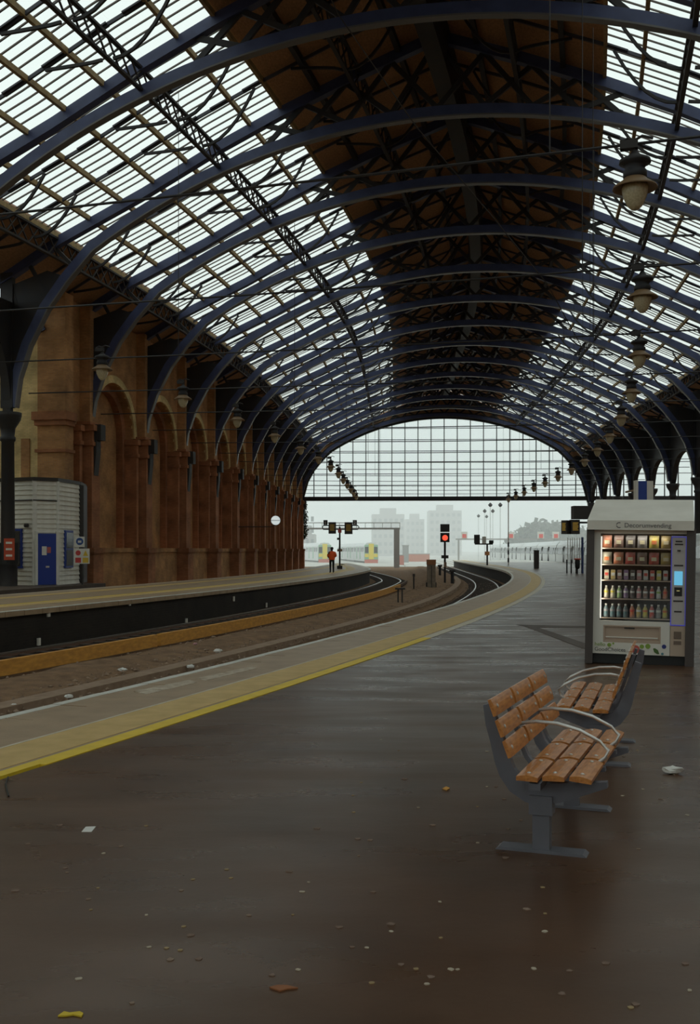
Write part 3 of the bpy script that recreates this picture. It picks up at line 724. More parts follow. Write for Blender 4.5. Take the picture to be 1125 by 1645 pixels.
cp = MB().bx(.415,.61,-.01,.1,.57,1.80).build('control_panel', mat('control_grey', (.52,.48,.46), .45), VM)
m_led = mat('blue_led', (.1,.1,.6), .5, emit=((.16,.16,.8), .16))
mb = MB(); mb.bx(.41,.422,-.016,-.01,.57,1.78); mb.build('led_edge', m_led, cp); MB().bx(.60,.612,-.016,-.01,.57,1.78).build('led_edge', m_led, cp); MB().bx(.41,.612,-.016,-.01,.56,.575).build('led_edge', m_led, cp); MB().bx(.41,.612,-.016,-.01,1.775,1.79).build('led_edge', m_led, cp)
MB().bx(.455,.565,-.02,-.01,1.12,1.31).build('touch_screen', mat('blue_screen', (.1,.3,.45), .3, emit=((.12,.42,.62), .9)), cp)
rd = MB().bx(.458,.56,-.02,-.01,.97,1.09).build('card_reader', M['black'], cp); MB().lathe([(.02,0),(.02,.004)], 8, (.509,-.022,1.04)).build('reader_light', mat('amber_light', (.8,.7,.3), .4, emit=((.9,.75,.3), .8)), rd)
mb = MB(); mb.lathe([(.022,0),(.022,.02)], 10, (.51,-.03,1.585)); mb.build('coin_slot', M['dark'], cp)
for (z, wd) in ((1.39,.12),(.90,.13),(.755,.1),(1.72,.09),(1.68,.11)): MB().bx(.51-wd/2,.51+wd/2,-.016,-.01,z-.01,z+.01).build('control_print', M['dark'], cp)
lo = MB().bx(.415,.61,-.01,.1,.14,.555).build('coin_panel', m_tan, VM)
MB().bx(.46,.56,-.018,-.01,.38,.48).build('coin_return', mat('tan_dark', (.17,.12,.09), .5), lo); MB().bx(.46,.56,-.018,-.01,.30,.35).build('coin_return_lip', bpy.data.materials['tan_dark'], lo)
mb = MB(); mb.bx(-.72,.70,-.14,.95,1.87,2.0); mb.hexa([(-.72,-.14,2.0),(.70,-.14,2.0),(.70,.95,2.0),(-.72,.95,2.0),(-.64,.80,2.33),(.73,.80,2.33),(.73,.95,2.33),(-.64,.95,2.33)]); mb.build('canopy', m_can, VM)
m_let = mat('grey_lettering', (.12,.11,.11), .6); m_grn = mat('green_print', (.25,.38,.06), .6)
text_mesh('Decorumvending', .09, m_let, VM, (.09,-.143,1.905)); mb = MB()
mb.sweep([(-.29+.035*math.cos(a), -.143, 1.935+.035*math.sin(a)) for a in [math.radians(60+i*24) for i in range(11)]], .012, 0, .004, (0,0,1)); mb.build('crescent_logo', m_let, VM)
text_mesh('hello', .075, m_grn, VM, (-.60,-.003,.245), align='LEFT'); text_mesh('GoodChoices', .075, m_let, VM, (-.60,-.003,.175), align='LEFT')
def disc(name, x, z, r, m, y=-.002):
    me = MB().lathe([(r,0),(r,.003)], 16).mesh(name, m); o = put(name, me, VM, (x,y,z)); o.rotation_euler = (math.pi/2,0,0); return o
disc('leaf_dot_logo', -.40, .262, .028, m_grn); disc('leaf_dot_logo', -.345, .285, .014, m_grn)
disc('red_fruit_print', -.045, .215, .058, mat('red_print', (.6,.12,.09), .6)); disc('green_fruit_print', .04, .255, .03, m_grn); disc('green_fruit_print', .12, .262, .035, m_grn); disc('berry_print', .335, .265, .03, mat('navy_print', (.03,.04,.2), .6)); disc('small_dot_print', .315, .165, .018, mat('teal_print', (.1,.25,.3), .6))
mb = MB(); mb.prism([(.19,.235),(.215,.24),(.255,.215),(.275,.16),(.245,.158),(.205,.185)], lambda x, z: (x,-.004,z), lambda x, z: (x,0,z)); mb.build('leaf_print', mat('leaf_green', (.07,.14,.03), .6), VM)
MB().bx(-.535,-.52,.05,.07,.63,1.78).build('light_tube', mat('tube_light', (.9,.9,.9), .4, emit=((1,.95,.85), 1.2)), VM)
def vlight(name, loc, rot, sx, sy, e):
    ld = bpy.data.lights.new(name, 'AREA'); ld.shape = 'RECTANGLE'; ld.size = sx; ld.size_y = sy; ld.energy = e; ld.color = (1,.9,.75)
    o = bpy.data.objects.new(name, ld); col.objects.link(o); o.parent = VM; o.location = loc; o.rotation_euler = rot
vlight('tube_glow', (-.515,.085,1.2), (0,math.radians(-90),math.radians(12)), 1.1, .03, 1.5)
vlight('tube_glow', (-.06,.075,1.80), (math.radians(25),0,0), .85, .03, 1.0)
SH = [1.635,1.405,1.185,.925,.655]
for z in SH:
    t = MB().bx(-.52,.41,.12,.62,z-.03,z-.012).build('shelf_tray', m_int, VM); MB().bx(-.52,.41,.105,.12,z-.03,z-.014).build('price_rail', m_tan, t)
PAL = {'orange':(.75,.2,.05),'red':(.7,.06,.03),'brown':(.25,.1,.06),'yellow':(.75,.6,.06),'gold':(.6,.42,.1),'cream':(.7,.62,.42),'white':(.75,.74,.7),'purple':(.25,.12,.3),'pink':(.65,.25,.25),'teal':(.06,.16,.18),'green':(.3,.5,.12),'grey':(.3,.28,.28),'dark':(.06,.04,.04)}
PM = {k: mat('packet_'+k, v, .35, noise=14, c2=tuple(min(1,.35*c+.25) for c in v)) for k, v in PAL.items()}
def bag_mesh(w_, h_):
    mb = MB(); n = 6; m_ = 5; b = 0
    for sd in (-1, 1):
        b = len(mb.v)
        for i in range(m_+1):
            for j in range(n+1):
                a, c = j/n, i/m_; bul = .035*math.sin(math.pi*a)**.7*math.sin(math.pi*c)**.6
                mb.v.append(((a-.5)*w_*(1-.06*math.sin(math.pi*c)), sd*bul, c*h_))
        for i in range(m_):
            for j in range(n): mb.face((b+i*(n+1)+j, b+i*(n+1)+j+1, b+(i+1)*(n+1)+j+1, b+(i+1)*(n+1)+j))
    return mb
BAGM = {}
def item(kind, x, z, c, w_, h_, label, grp):
    Mv = VM.matrix_basis
    if kind == 'bag':
        key = ('bag', c, w_); me = BAGM.get(key) or BAGM.setdefault(key, bag_mesh(w_, h_).mesh('crisp_packet', PM[c], True)); nm = 'crisp_packet'
        lbl = None
    elif kind == 'bar':
        key = ('bar', c, w_); me = BAGM.get(key)
        if not me: mb = MB(); mb.box((0,0,h_/2), (w_,.03,h_*.84)); mb.box((0,0,h_/2), (w_*.9,.006,h_)); me = BAGM.setdefault(key, mb.mesh('snack_bar', PM[c]))
        nm = 'snack_bar'
    else:
        key = ('bottle', c, w_); me = BAGM.get(key); nm = 'drink_bottle'
        r = w_/2
        if not me: mb = MB(); mb.lathe([(r*.9,0),(r,.01),(r,h_*.28),(r*.9,h_*.36),(r,h_*.44),(r,h_*.6),(r*.45,h_*.84),(r*.4,h_*.9)], 12); me = BAGM.setdefault(key, mb.mesh('drink_bottle', PM[c], True))
    o = bpy.data.objects.new(nm, me); col.objects.link(o)
    o.matrix_basis = Matrix.Translation(VM.location)@Matrix.Rotation(math.radians(-15), 4, 'Z')@Matrix.Rotation(math.radians(.9), 4, 'Y')@Matrix.Translation((x,.17,z-.012))
    tag(o, label, {'bag':'packet','bar':'snack','bottle':'bottle'}[kind], grp)
    if kind == 'bottle':
        kk = ('cap', w_, h_); m2 = BAGM.get(kk) or BAGM.setdefault(kk, MB().lathe([(w_*.23,h_*.88),(w_*.23,h_)], 10).mesh('cap', M['white'])); put('cap', m2, o)
        kk = ('lab', c, w_); c2_ = {'teal':'grey','cream':'yellow','white':'green','orange':'red','yellow':'orange'}.get(c, 'white'); m3 = BAGM.get(kk) or BAGM.setdefault(kk, MB().lathe([(w_*.505,h_*.44),(w_*.505,h_*.6)], 12).mesh('label_band', PM[c2_])); put('label_band', m3, o)
    elif kind == 'bag':
        kk = ('print', c, w_); c2_ = 'cream' if c not in ('cream','white','yellow') else 'orange'
        m2 = BAGM.get(kk) or BAGM.setdefault(kk, MB().box((0,-.036,h_*.45), (w_*.5,.006,h_*.3)).mesh('packet_print', PM[c2_])); put('packet_print', m2, o)
    else:
        kk = ('wrap', c, w_); m2 = BAGM.get(kk) or BAGM.setdefault(kk, MB().box((0,-.017,h_*.55), (w_*.8,.004,h_*.3)).mesh('wrapper_print', PM['white' if c not in ('white','cream') else 'red'])); put('wrapper_print', m2, o)
NTH = ['leftmost','second','third','fourth','fifth','sixth','seventh','eighth','ninth','rightmost']
def shelf(kind, z, cols, w_, h_, word, shelf_name, grp):
    n = len(cols); x0, x1 = -.455, .345
    for i, c in enumerate(cols):
        x = x0+(x1-x0)*i/(n-1) if n > 1 else 0
        nth = 'leftmost' if i == 0 else ('rightmost' if i == n-1 else NTH[i])
        hv = h_
        item(kind, x, z, c, w_, hv, '%s %s on the vending machine\'s %s shelf, %s%s' % (c, word, shelf_name, nth, '' if nth[-4:] == 'most' else ' from its light tube'), grp)
shelf('bag', SH[0], ['orange','brown','dark','grey','yellow','gold'], .135, .175, 'crisp packet', 'top', 'packets on the top shelf')
shelf('bag', SH[1], ['cream','orange','red','brown','red','gold'], .138, .168, 'crisp packet', 'second', 'packets on the second shelf')
shelf('bar', SH[2], ['cream','gold','brown','purple','dark','pink','white','red','yellow','white'], .062, .14, 'snack bar', 'middle', 'snacks on the middle shelf')
shelf('bottle', SH[3], ['cream','cream','green','purple','dark','pink','brown','red','white','orange'], .066, .175, 'drink bottle', 'fourth', 'bottles on the fourth shelf')
shelf('bottle', SH[4], ['teal','teal','teal','teal','orange','gold','yellow','red','grey','yellow'], .07, .19, 'drink bottle', 'bottom', 'bottles on the bottom shelf')

# ------------------------------------------------------------------ pendant lamps on cross wires
def lamp_meshes():
    o = {}
    mb = MB(); mb.lathe([(.05,1.02),(.07,.98),(.1,.94),(.26,.86),(.27,.80),(.2,.77),(.16,.70),(.2,.66),(.2,.56),(.17,.54)], 18); o['cap'] = mb.mesh('lamp_cap', M['iron'], True)
    mb = MB(); mb.lathe([(.17,.56),(.22,.50),(.37,.40),(.38,.36),(.36,.365),(.2,.44),(.15,.46)], 18, cap=False); o['shade'] = mb.mesh('lamp_shade', mat('lamp_shade_enamel', (.24,.15,.075), .5), True)
    mb = MB(); mb.lathe([(.21,.42),(.225,.36),(.2,.22),(.13,.07),(.06,.0)], 18); o['bowl'] = mb.mesh('glass_bowl', mat('ribbed_glass_bowl', (.62,.54,.36), .25, noise=30, c2=(.45,.38,.24)), True)
    mb = MB(); mb.tube([(0,0,1.0),(0,0,1.22)], .035, 8); mb.tube([(-.25,0,1.18),(-.12,0,1.24),(0,0,1.2),(.12,0,1.26),(.3,0,1.2)], .025, 6); mb.box((-.1,0,1.12), (.3,.16,.14)); o['hook'] = mb.mesh('lamp_hanger', M['iron'])
    return o
LM = lamp_meshes(); ZL = 7.45
def lamp(s, u, label, grp):
    l = empty('pendant_lamp', P(s, u, ZL+(.35 if u < 0 else 0)), -TH(s)); tag(l, label, 'lamp', grp)
    put('lamp_cap', LM['cap'], l); put('lamp_shade', LM['shade'], l); put('glass_bowl', LM['bowl'], l); put('lamp_hanger', LM['hook'], l)
SL = [15.6+8.1*k for k in range(15)]
for i, s in enumerate(SL):
    lamp(s, 5.35, '%s pendant lamp in the row over the vending machine platform' % ORD[i], 'pendant lamps over the near platform')
    if i >= 2: lamp(s, -13.6, '%s pendant lamp in the row over the far platform' % ORD[i-2], 'pendant lamps over the far platform')
    wp = [P(s, -21.0+37.5*j/12, ZL+1.22-.12*math.sin(math.pi*j/12)+random.uniform(-.01,.01)) for j in range(13)]
    c = MB().tube(wp, .028, 5).build('cross_wire', M['iron']); tag(c, '%s dark wire slung across the station to carry the lamps' % ORD[i], 'cable', 'cross wires')
    for v in (-8.3, 6.2):
        if i % 2 == 0 or v > 0:
            p = P(s, UC+v); MB().tube([(p[0],p[1],ZL+1.12), (p[0],p[1],so(v)+.2)], .012, 4).build('hanger_wire', M['iron'], c)
# slack cable hanging from the ridge
tag(MB().tube([P(24,-4.2,19.6), P(27,-3.4,17.6), P(30,-1.6,15.2), P(33,.4,13.2), P(36,2.2,11.4), P(38.9,3.4,9.6)], .018, 5).build('slack_cable', M['lattice']), 'thin pale cable slanting down from the dark ridge', 'cable')

# ------------------------------------------------------------------ white hut by the column
def hut():
    base = Vector(px(40, 935.5, 51)); h = empty('station_hut', (base.x, base.y, 0)); h.location = (0,0,0)
    tag(h, 'white weatherboarded hut with blue door and faceted front', 'hut')
    pts = [(-5, 49.0), (55, 48.0), (92, 48.6), (127, 51.2)]     # photo column, distance
    W = [Vector(((x-562.5)/1700*D, D, 0)) for x, D in pts]
    z0, z1 = -.02, 4.75
    bk = [W[3]+Vector((-.3, 2.2, 0)), W[0]+Vector((-.6, 3.2, 0))]
    mb = MB(); poly = [(p.x, p.y) for p in W+bk]; mb.prism(poly, lambda x, y: (x,y,z0), lambda x, y: (x,y,z1-.02)); mb.build('hut_core', M['white'], h)
    mb = MB(); c = sum((Vector(p) for p in poly), Vector((0,0)))/len(poly)
    mb.prism([tuple(c+(Vector(p)-c)*1.06) for p in poly], lambda x, y: (x,y,z1-.02), lambda x, y: (x,y,z1+.14)); mb.build('flat_roof', M['dark'], h)
    M_b = mat('white_weatherboard', (.80,.77,.68), .5, noise=4, c2=(.70,.66,.57)); M_db = mat('blue_door', (.02,.05,.28), .4); M_wf = bpy.data.materials['blue_door']; M_pane = mat('dark_pane', (.06,.06,.06), .1)
    for a, b in zip(W, W[1:]):
        d = (b-a); L = d.length; t = d/L; nrm = Vector((t.y, -t.x, 0)); rz = math.atan2(t.y, t.x)
        n = 22; hh = (z1-z0)/n
        for i in range(n):
            mb = MB(); mb.prism([(-.075,0),(0,0),(0,hh+.01),(-.03,hh)], lambda y, z: (0,y,z), lambda y, z: (L,y,z)); mb.build('weatherboard', M_b, h, False, a+Vector((0,0,z0+i*hh)), rz)
        MB().bx(-.1,.1,-.08,.0,z0,z1).build('corner_post', M['white'], h, False, a, rz)
    # door on the middle facet
    a, b = W[1], W[2]; d = b-a; L = d.length; t = d/L; rz = math.atan2(t.y, t.x)
    dr = MB().bx(.12,L-.1,-.15,-.04,0,2.33).build('door', M_db, h, False, a, rz)
    MB().bx(.3,.52,-.16,-.15,1.35,1.75).build('door_notice', M['white'], dr); MB().bx(L-.52,L-.35,-.16,-.15,1.45,1.72).build('door_notice', mat('red_print_notice', (.5,.12,.1), .6), dr); MB().bx(.48,L-.42,-.16,-.15,.78,.86).build('letter_plate', M['steel'], dr)
    MB().bx(.0,.12,-.16,-.04,0,2.45).build('door_frame', M['white'], h, False, a, rz); MB().bx(L-.1,L,-.16,-.04,0,2.45).build('door_frame', M['white'], h, False, a, rz)
    for (a, b, f0, f1, q0, q1) in ((W[2], W[3], .25, .60, .75, 2.5), (W[0], W[1], .48, .72, .75, 2.55)):
        d = b-a; L = d.length; t = d/L; rz = math.atan2(t.y, t.x)
        wf = MB().bx(L*f0,L*f1,-.14,-.03,q0,q1).build('window_frame', M_wf, h, False, a, rz)
        MB().bx(L*f0+.08,L*f1-.08,-.155,-.14,q0+.1,(q0+q1)/2-.04).build('pane', M_pane, wf); MB().bx(L*f0+.08,L*f1-.08,-.155,-.14,(q0+q1)/2+.04,q1-.1).build('pane', M_pane, wf)
    MB().tube([W[0]+Vector((0,-.1,3.85)), W[1]+Vector((0,-.1,3.85)), W[2]+Vector((0,-.1,3.83)), W[3]+Vector((0,-.12,3.8))], .03, 6).build('wall_cable', M['dark'], h)
    a, b = W[0], W[1]; MB().lathe([(.1,-.08),(.12,0),(.1,.08)], 10, tuple(a+(b-a)*.82+Vector((0,-.16,2.7)))).build('outside_lamp', M['dark'], h)
    MB().bx(0,.25,-.1,.6,0,4.7).build('drain_box', M['dark'], h, False, W[3], 0)
    return W
HW = hut()
# safety signs on the wall beside the hut
sg_ = empty('safety_sign', (HW[3].x+.72, HW[3].y-2.3, 1.05)); tag(sg_, 'white safety sign board with red and yellow symbols beside the hut', 'sign')
MB().bx(-.35,.35,0,.03,-.1,.6).build('sign_board', M['white'], sg_); MB().lathe([(.12,0),(.12,.01)], 14).build('prohibition_symbol', mat('sign_red', (.55,.05,.04), .5), sg_, False, (-.17,0,.4)).rotation_euler = (math.pi/2,0,0)
MB().prism([(.05,.26),(.29,.26),(.17,.52)], lambda x, z: (x,-.012,z), lambda x, z: (x,0,z)).build('warning_triangle', mat('sign_yellow', (.75,.5,.04), .5), sg_)
MB().bx(-.3,-.04,-.01,0,-.05,.18).build('red_text_panel', bpy.data.materials['sign_red'], sg_); MB().bx(.04,.3,-.01,0,-.05,.18).build('yellow_text_panel', bpy.data.materials['sign_yellow'], sg_)
mb = MB(); mb.tube([(0,.1,-1.1),(0,.1,.5)], .04, 6); mb.build('sign_post', M['dark'], sg_)
s2 = empty('camera_sign', (HW[3].x+.62, HW[3].y-2.3, 1.72)); tag(s2, 'small blue and white square sign above the safety board', 'sign')
MB().bx(-.22,.22,0,.03,0,.48).build('sign_board', M['white'], s2); MB().lathe([(.17,0),(.17,.01)], 16).build('blue_disc', mat('sign_blue', (.02,.07,.25), .5), s2, False, (0,0,.26)).rotation_euler = (math.pi/2,0,0); MB().bx(-.08,.08,-.014,-.008,.2,.3).build('camera_symbol', M['white'], s2)
mb = MB(); mb.tube([(0,.06,-.6),(0,.06,.1)], .03, 6); mb.build('sign_post', M['dark'], s2)
# round white clock on the wall
cp_ = px(443, 836, 84); ck = empty('station_clock', cp_); tag(ck, 'round white lit clock jutting from the brick wall', 'clock')
o = MB().lathe([(.36,-.1),(.36,.1)], 24).build('dial', mat('lit_dial', (.85,.87,.85), .4, emit=((.7,.78,.78), .7)), ck); o.rotation_euler = (math.pi/2,0,0)
o = MB().lathe([(.38,-.09),(.40,-.09),(.40,.09),(.38,.09)], 24, cap=False).build('case_ring', M['dark'], ck); o.rotation_euler = (math.pi/2,0,0)
MB().bx(-.36,.36,-.12,-.1,-.02,.02).build('hands', M['dark'], ck); q = Vector(P(80,-21.4)); 
mb = MB(); mb.tube([(0,.05,-.38),(-.4,.05,-.5),(-6.5,.6,-.5)], .04, 6); mb.build('wall_arm', M['dark'], ck)

# ------------------------------------------------------------------ person in an orange vest on the far platform
def person():
    loc = (-1.25, 73.0, 0); m_cl = mat('black_clothes', (.018,.018,.022), .8); m_sk = mat('skin', (.45,.26,.18), .6)
    me = bpy.data.meshes.new('person')
    V = [(0,0,.93),(0,.01,1.12),(0,.015,1.32),(0,.01,1.44),(0,-.0,1.50),(0,.0,1.56),(0,.015,1.65),(0,.01,1.73),
         (-.10,0,.88),(-.105,.02,.50),(-.11,-.01,.09),(-.12,.11,.04),(.10,0,.88),(.105,.02,.50),(.11,-.01,.09),(.125,.11,.04),
         (-.19,.0,1.40),(-.27,-.02,1.14),(-.2,.17,1.06),(-.14,.24,1.08),(.19,.0,1.40),(.27,-.02,1.14),(.2,.17,1.06),(.14,.24,1.08)]
    Ed = [(0,1),(1,2),(2,3),(3,4),(4,5),(5,6),(6,7),(0,8),(8,9),(9,10),(10,11),(0,12),(12,13),(13,14),(14,15),(3,16),(16,17),(17,18),(18,19),(3,20),(20,21),(21,22),(22,23)]
    Rr = [.15,.145,.165,.12,.06,.065,.10,.075,.105,.075,.055,.045,.105,.075,.055,.045,.075,.058,.045,.035,.075,.058,.045,.035]
    me.from_pydata(V, Ed, []); p = bpy.data.objects.new('person', me); col.objects.link(p); p.location = loc; p.rotation_euler = (0,0,.25)
    me.materials.append(m_cl)
    sm = p.modifiers.new('skin', 'SKIN'); ss_ = p.modifiers.new('smooth', 'SUBSURF'); ss_.levels = 1; ss_.render_levels = 2; sm.use_smooth_shade = True
    for i, r in enumerate(Rr): me.skin_vertices[0].data[i].radius = (r, r*(.72 if i < 4 else 1))
    me.skin_vertices[0].data[0].use_root = True
    tag(p, 'person in orange vest and black trousers, back turned, on the far platform', 'person')
    mb = MB(); n = 14; b = 0
    prof = [(.215,.90,.155),(.22,1.05,.155),(.225,1.2,.16),(.235,1.34,.16),(.215,1.44,.13),(.10,1.50,.085)]
    for (rx, z, ry) in prof:
        for k_ in range(n): g_ = 2*math.pi*k_/n; mb.v.append((rx*math.cos(g_), ry*math.sin(g_)+.01, z))
    for i in range(len(prof)-1):
        for k_ in range(n): mb.face((i*n+k_, i*n+(k_+1)%n, (i+1)*n+(k_+1)%n, (i+1)*n+k_))
    vest = mb.build('vest', mat('orange_vest', (.95,.13,.02), .7), p, True)
    for sg in (-1, 1): MB().tube([(sg*.17,.0,1.42),(sg*.25,-.01,1.28),(sg*.285,-.02,1.12)], [.095,.085,.07], 8).build('vest_sleeve', bpy.data.materials['orange_vest'], vest, True)
    mb = MB(); mb.lathe([(.05,1.58),(.098,1.62),(.112,1.69),(.095,1.75),(.045,1.785)], 12, (0,-.01,0)); mb.build('hair', mat('dark_hair', (.02,.014,.01), .7), p, True)
    mb = MB(); mb.lathe([(.06,1.50),(.068,1.6),(.085,1.62),(.09,1.68),(.05,1.74)], 12, (0,.035,0)); mb.prism([(0,1.66),(.03,1.62),(0,1.62)], lambda y, z: (-.012,.12+y,z), lambda y, z: (.012,.12+y,z)); mb.build('face', m_sk, p, True)
person()

# ------------------------------------------------------------------ departure displays on a post (far platform)
m_amb = mat('amber_display', (.2,.12,.02), .5, emit=((.45,.28,.04), .3))
def crt(parent, x, z, wd, ht, rz=0):
    o = MB().bx(-wd/2,wd/2,-.15,.15,-ht/2,ht/2).build('display', M['dark'], parent, False, (x,0,z), rz)
    for i in range(6): MB().bx(-wd*.32,wd*.32*(1-.25*(i % 3 == 1)),-.158,-.15,ht*(.28-.1*i)-.014,ht*(.28-.1*i)+.014).build('text_line', m_amb, o)
    return o
dp_ = empty('departure_board_post', (-.85,87.7,0)); tag(dp_, 'post with two amber departure displays numbered 1 and 2 on the far platform', 'display post')
mb = MB(); mb.tube([(0,0,.25),(0,0,3.5)], .07, 8); mb.build('post', M['iron'], dp_); MB().bx(-.22,.22,-.22,.22,0,.28).build('base_block', M['dark'], dp_)
MB().tube([(-1.45,0,3.45),(-1.35,0,3.6),(1.5,0,3.6),(1.6,0,3.45),(1.5,0,3.28),(-1.35,0,3.28),(-1.45,0,3.45)], .05, 6).build('cross_arm', M['iron'], dp_)
crt(dp_, -.62, 3.4, .62, .95); crt(dp_, .73, 3.38, .66, .98)
for t_, x in (('1', -1.18), ('2', 1.25)):
    o = MB().bx(-.17,.17,-.05,.05,-.2,.2).build('number_plate', M['dark'], dp_, False, (x,0,3.85)); text_mesh(t_, .36, M['white'], o, (0,-.055,-.13))
MB().box((0,-.12,3.15), (.3,.06,.3)).build('red_plate', mat('red_plate', (.6,.08,.07), .5), dp_); MB().box((0,0,1.55), (.42,.12,.2)).build('post_clamp', M['concrete'], dp_); MB().box((-.1,0,2.5), (.25,.2,.18)).build('speaker', M['dark'], dp_)

# ------------------------------------------------------------------ signals and lineside things between the tracks
def gr(x, y, z=-.9): D = 1700*(1.6-z)/(y-883); return ((x-562.5)/1700*D, D, z)
p = gr(715, 939); sgn = empty('railway_signal', p); tag(sgn, 'colour light signal showing red on a dark post between the tracks', 'signal')
k = p[1]/1700
MB().tube([(0,0,0),(0,0,69*k)], .075, 8).build('post', M['iron'], sgn)
hd = MB().bx(-7.2*k,7.2*k,-.12,.12,68*k,83*k).build('lamp_head', M['black'], sgn); MB().bx(-7.2*k,7.2*k,-.12,.12,84.5*k,97*k).build('indicator_box', M['dark'], sgn)
o = MB().lathe([(4.6*k,0),(4.0*k,.03)], 14).build('red_lens', mat('red_lens', (.8,.05,.03), .3, emit=((1,.12,.06), .9)), hd, False, (0,-.13,75*k)); o.rotation_euler = (math.pi/2,0,0)
MB().bx(-.25,.25,-.1,.1,42*k,47*k).build('junction_box', M['dark'], sgn); MB().bx(-.1,.1,-.25,-.2,28*k,36*k).build('post_plate', M['concrete'], sgn)
p = gr(693, 947); cb = empty('relay_cabinet', p); tag(cb, 'tall weathered grey equipment cabinet beside the red signal', 'cabinet'); k = p[1]/1700
m_cab = mat('weathered_cabinet', (.26,.21,.16), .8, noise=4, c2=(.18,.14,.10))
MB().bx(-6.5*k,6.5*k,-.3,.3,0,40*k).build('body', m_cab, cb); MB().bx(-7*k,7*k,-.35,.35,40*k,48*k).build('lid', mat('rusty_lid', (.33,.14,.06), .8), cb); MB().bx(-.02,.02,-.32,-.3,.1,38*k).build('door_seam', M['dark'], cb)
for sx in (-1, 1): MB().bx(sx*7*k-.05,sx*7*k+.05,-.1,.1,0,.45).build('cabinet_foot', M['iron'], cb)
for (x, y, h_, lab) in ((665,947,.9,'thin dark marker post left of the grey cabinet'), (707,926,1.0,'small dark lineside post just behind the red signal'), (727,940,1.0,'squat dark post on the dirt right of the red signal')):
    p = gr(x, y); k = empty('lineside_post', p); tag(k, lab, 'post', 'lineside posts'); wd = .06 if x < 700 else .17
    MB().tube([(0,0,0),(0,0,h_)], wd*.7, 8).build('stem', M['iron'], k); MB().box((0,0,h_), (wd*2.4,wd*2,.16)).build('head', M['dark'], k)
p = gr(643, 973); st = empty('lineside_stand', p); tag(st, 'low two legged iron stand on the dirt beside the guard board', 'stand')
for sx in (-.09, .09): MB().bx(sx-.03,sx+.03,-.04,.04,0,.75).build('leg', M['iron'], st)
MB().bx(-.22,.22,-.1,.1,.72,.80).build('top_plate', M['dark'], st)

# ------------------------------------------------------------------ things on the far end of the near platform
p = gr(862, 913, 0); b_ = empty('dark_pillar', p); tag(b_, 'dark square pillar standing on the bright platform before the white train', 'pillar')
MB().bx(-.2,.2,-.2,.2,0,1.5).build('body', M['dark'], b_); MB().bx(-.22,.22,-.22,.22,1.5,1.56).build('cap', M['iron'], b_)
p = gr(817, 908, 0); b_ = empty('striped_pole', p); tag(b_, 'tall thin pole banded black and white at the platform end', 'pole')
MB().tube([(0,0,0),(0,0,7.2)], .05, 6).build('shaft', M['concrete'], b_)
for i in range(3): MB().tube([(0,0,.3+i*.8),(0,0,.75+i*.8)], .09, 8).build('dark_band', M['black'], b_)
p = gr(783, 908, 0); b_ = empty('platform_repeater_signal', p); tag(b_, 'slim signal post with dark boxes at the end of the near platform', 'signal'); k = p[1]/1700
MB().tube([(0,0,0),(0,0,34*k)], .09, 8).build('post', M['iron'], b_); MB().bx(-21*k,-12*k,-.1,.1,35*k,49*k).build('signal_box', M['dark'], b_); MB().bx(-8*k,-2*k,-.1,.1,35*k,46*k).build('signal_box', M['white'], b_); MB().bx(3*k,10*k,-.1,.1,35*k,40*k).build('signal_box', M['black'], b_); MB().bx(-20*k,9*k,-.04,.04,33*k,35*k).build('bracket', M['iron'], b_); MB().lathe([(.25,16*k),(.25,22*k)], 8).build('orange_band', mat('orange_band', (.7,.3,.12), .6), b_)
p0 = gr(911, 921, 0); hp = empty('hoop_barrier', p0); tag(hp, 'row of thin grey hoop posts beside the vending machine', 'barrier'); k = p0[1]/1700
for i, (dx, hh) in enumerate(((0,22),(7,22),(15,22))): MB().tube([(dx*k,0,0),(dx*k,0,hh*k)], .05, 6).build('hoop_post', M['iron'], hp)
for dx in (2,6,9.5,13,17,21): MB().tube([(dx*k,.1,22*k),(dx*k,.1,57*k)], .025, 6).build('screen_post', M['steel'], hp)
MB().tube([(25*k,0,0),(25*k,0,58*k)], .08, 8).build('blue_post', mat('navy_post', (.03,.05,.16), .5), hp)
p = gr(928, 921.5, 0); b_ = empty('litter_bin', p); tag(b_, 'black litter sack hanging from a red topped ring stand', 'bin')
MB().tube([(0,0,0),(0,0,.35)], .05, 6).build('stem', M['iron'], b_); MB().lathe([(.08,.3),(.16,.4),(.17,.85),(.13,.95)], 10).build('sack', M['black'], b_, True); MB().lathe([(.22,.92),(.24,.98),(.2,1.02)], 12).build('ring_lid', mat('red_lid', (.55,.12,.09), .5), b_)
# displays on a post beside the vending machine
D = 37.0; k = D/1700; p = px(948, 883, D); b_ = empty('platform_display_post', (p[0], p[1], 0)); tag(b_, 'dark post with display screens and number 3 plate beside the vending machine', 'display post')
MB().bx(-.06,.06,-.06,.06,0,3.25).build('post', M['iron'], b_); MB().bx(-28*k,3*k,-.25,.25,1.6+49*k,1.6+70*k).build('enclosure', M['dark'], b_)
MB().bx(-18*k,0,-.04,.04,1.6+42*k,1.6+45*k).build('arm', M['iron'], b_)
o = crt(b_, -24.5*k, 1.6+36.5*k, 14*k, 23*k, .0); o2 = crt(b_, -38*k, 1.6+36*k, 10*k, 22*k, -.75)
o = MB().bx(-3.8*k,2.5*k,-.08,.0,1.6+21*k,1.6+30*k).build('number_plate', M['black'], b_); text_mesh('3', .2, M['white'], o, (-.03,-.085,1.6+22.5*k))
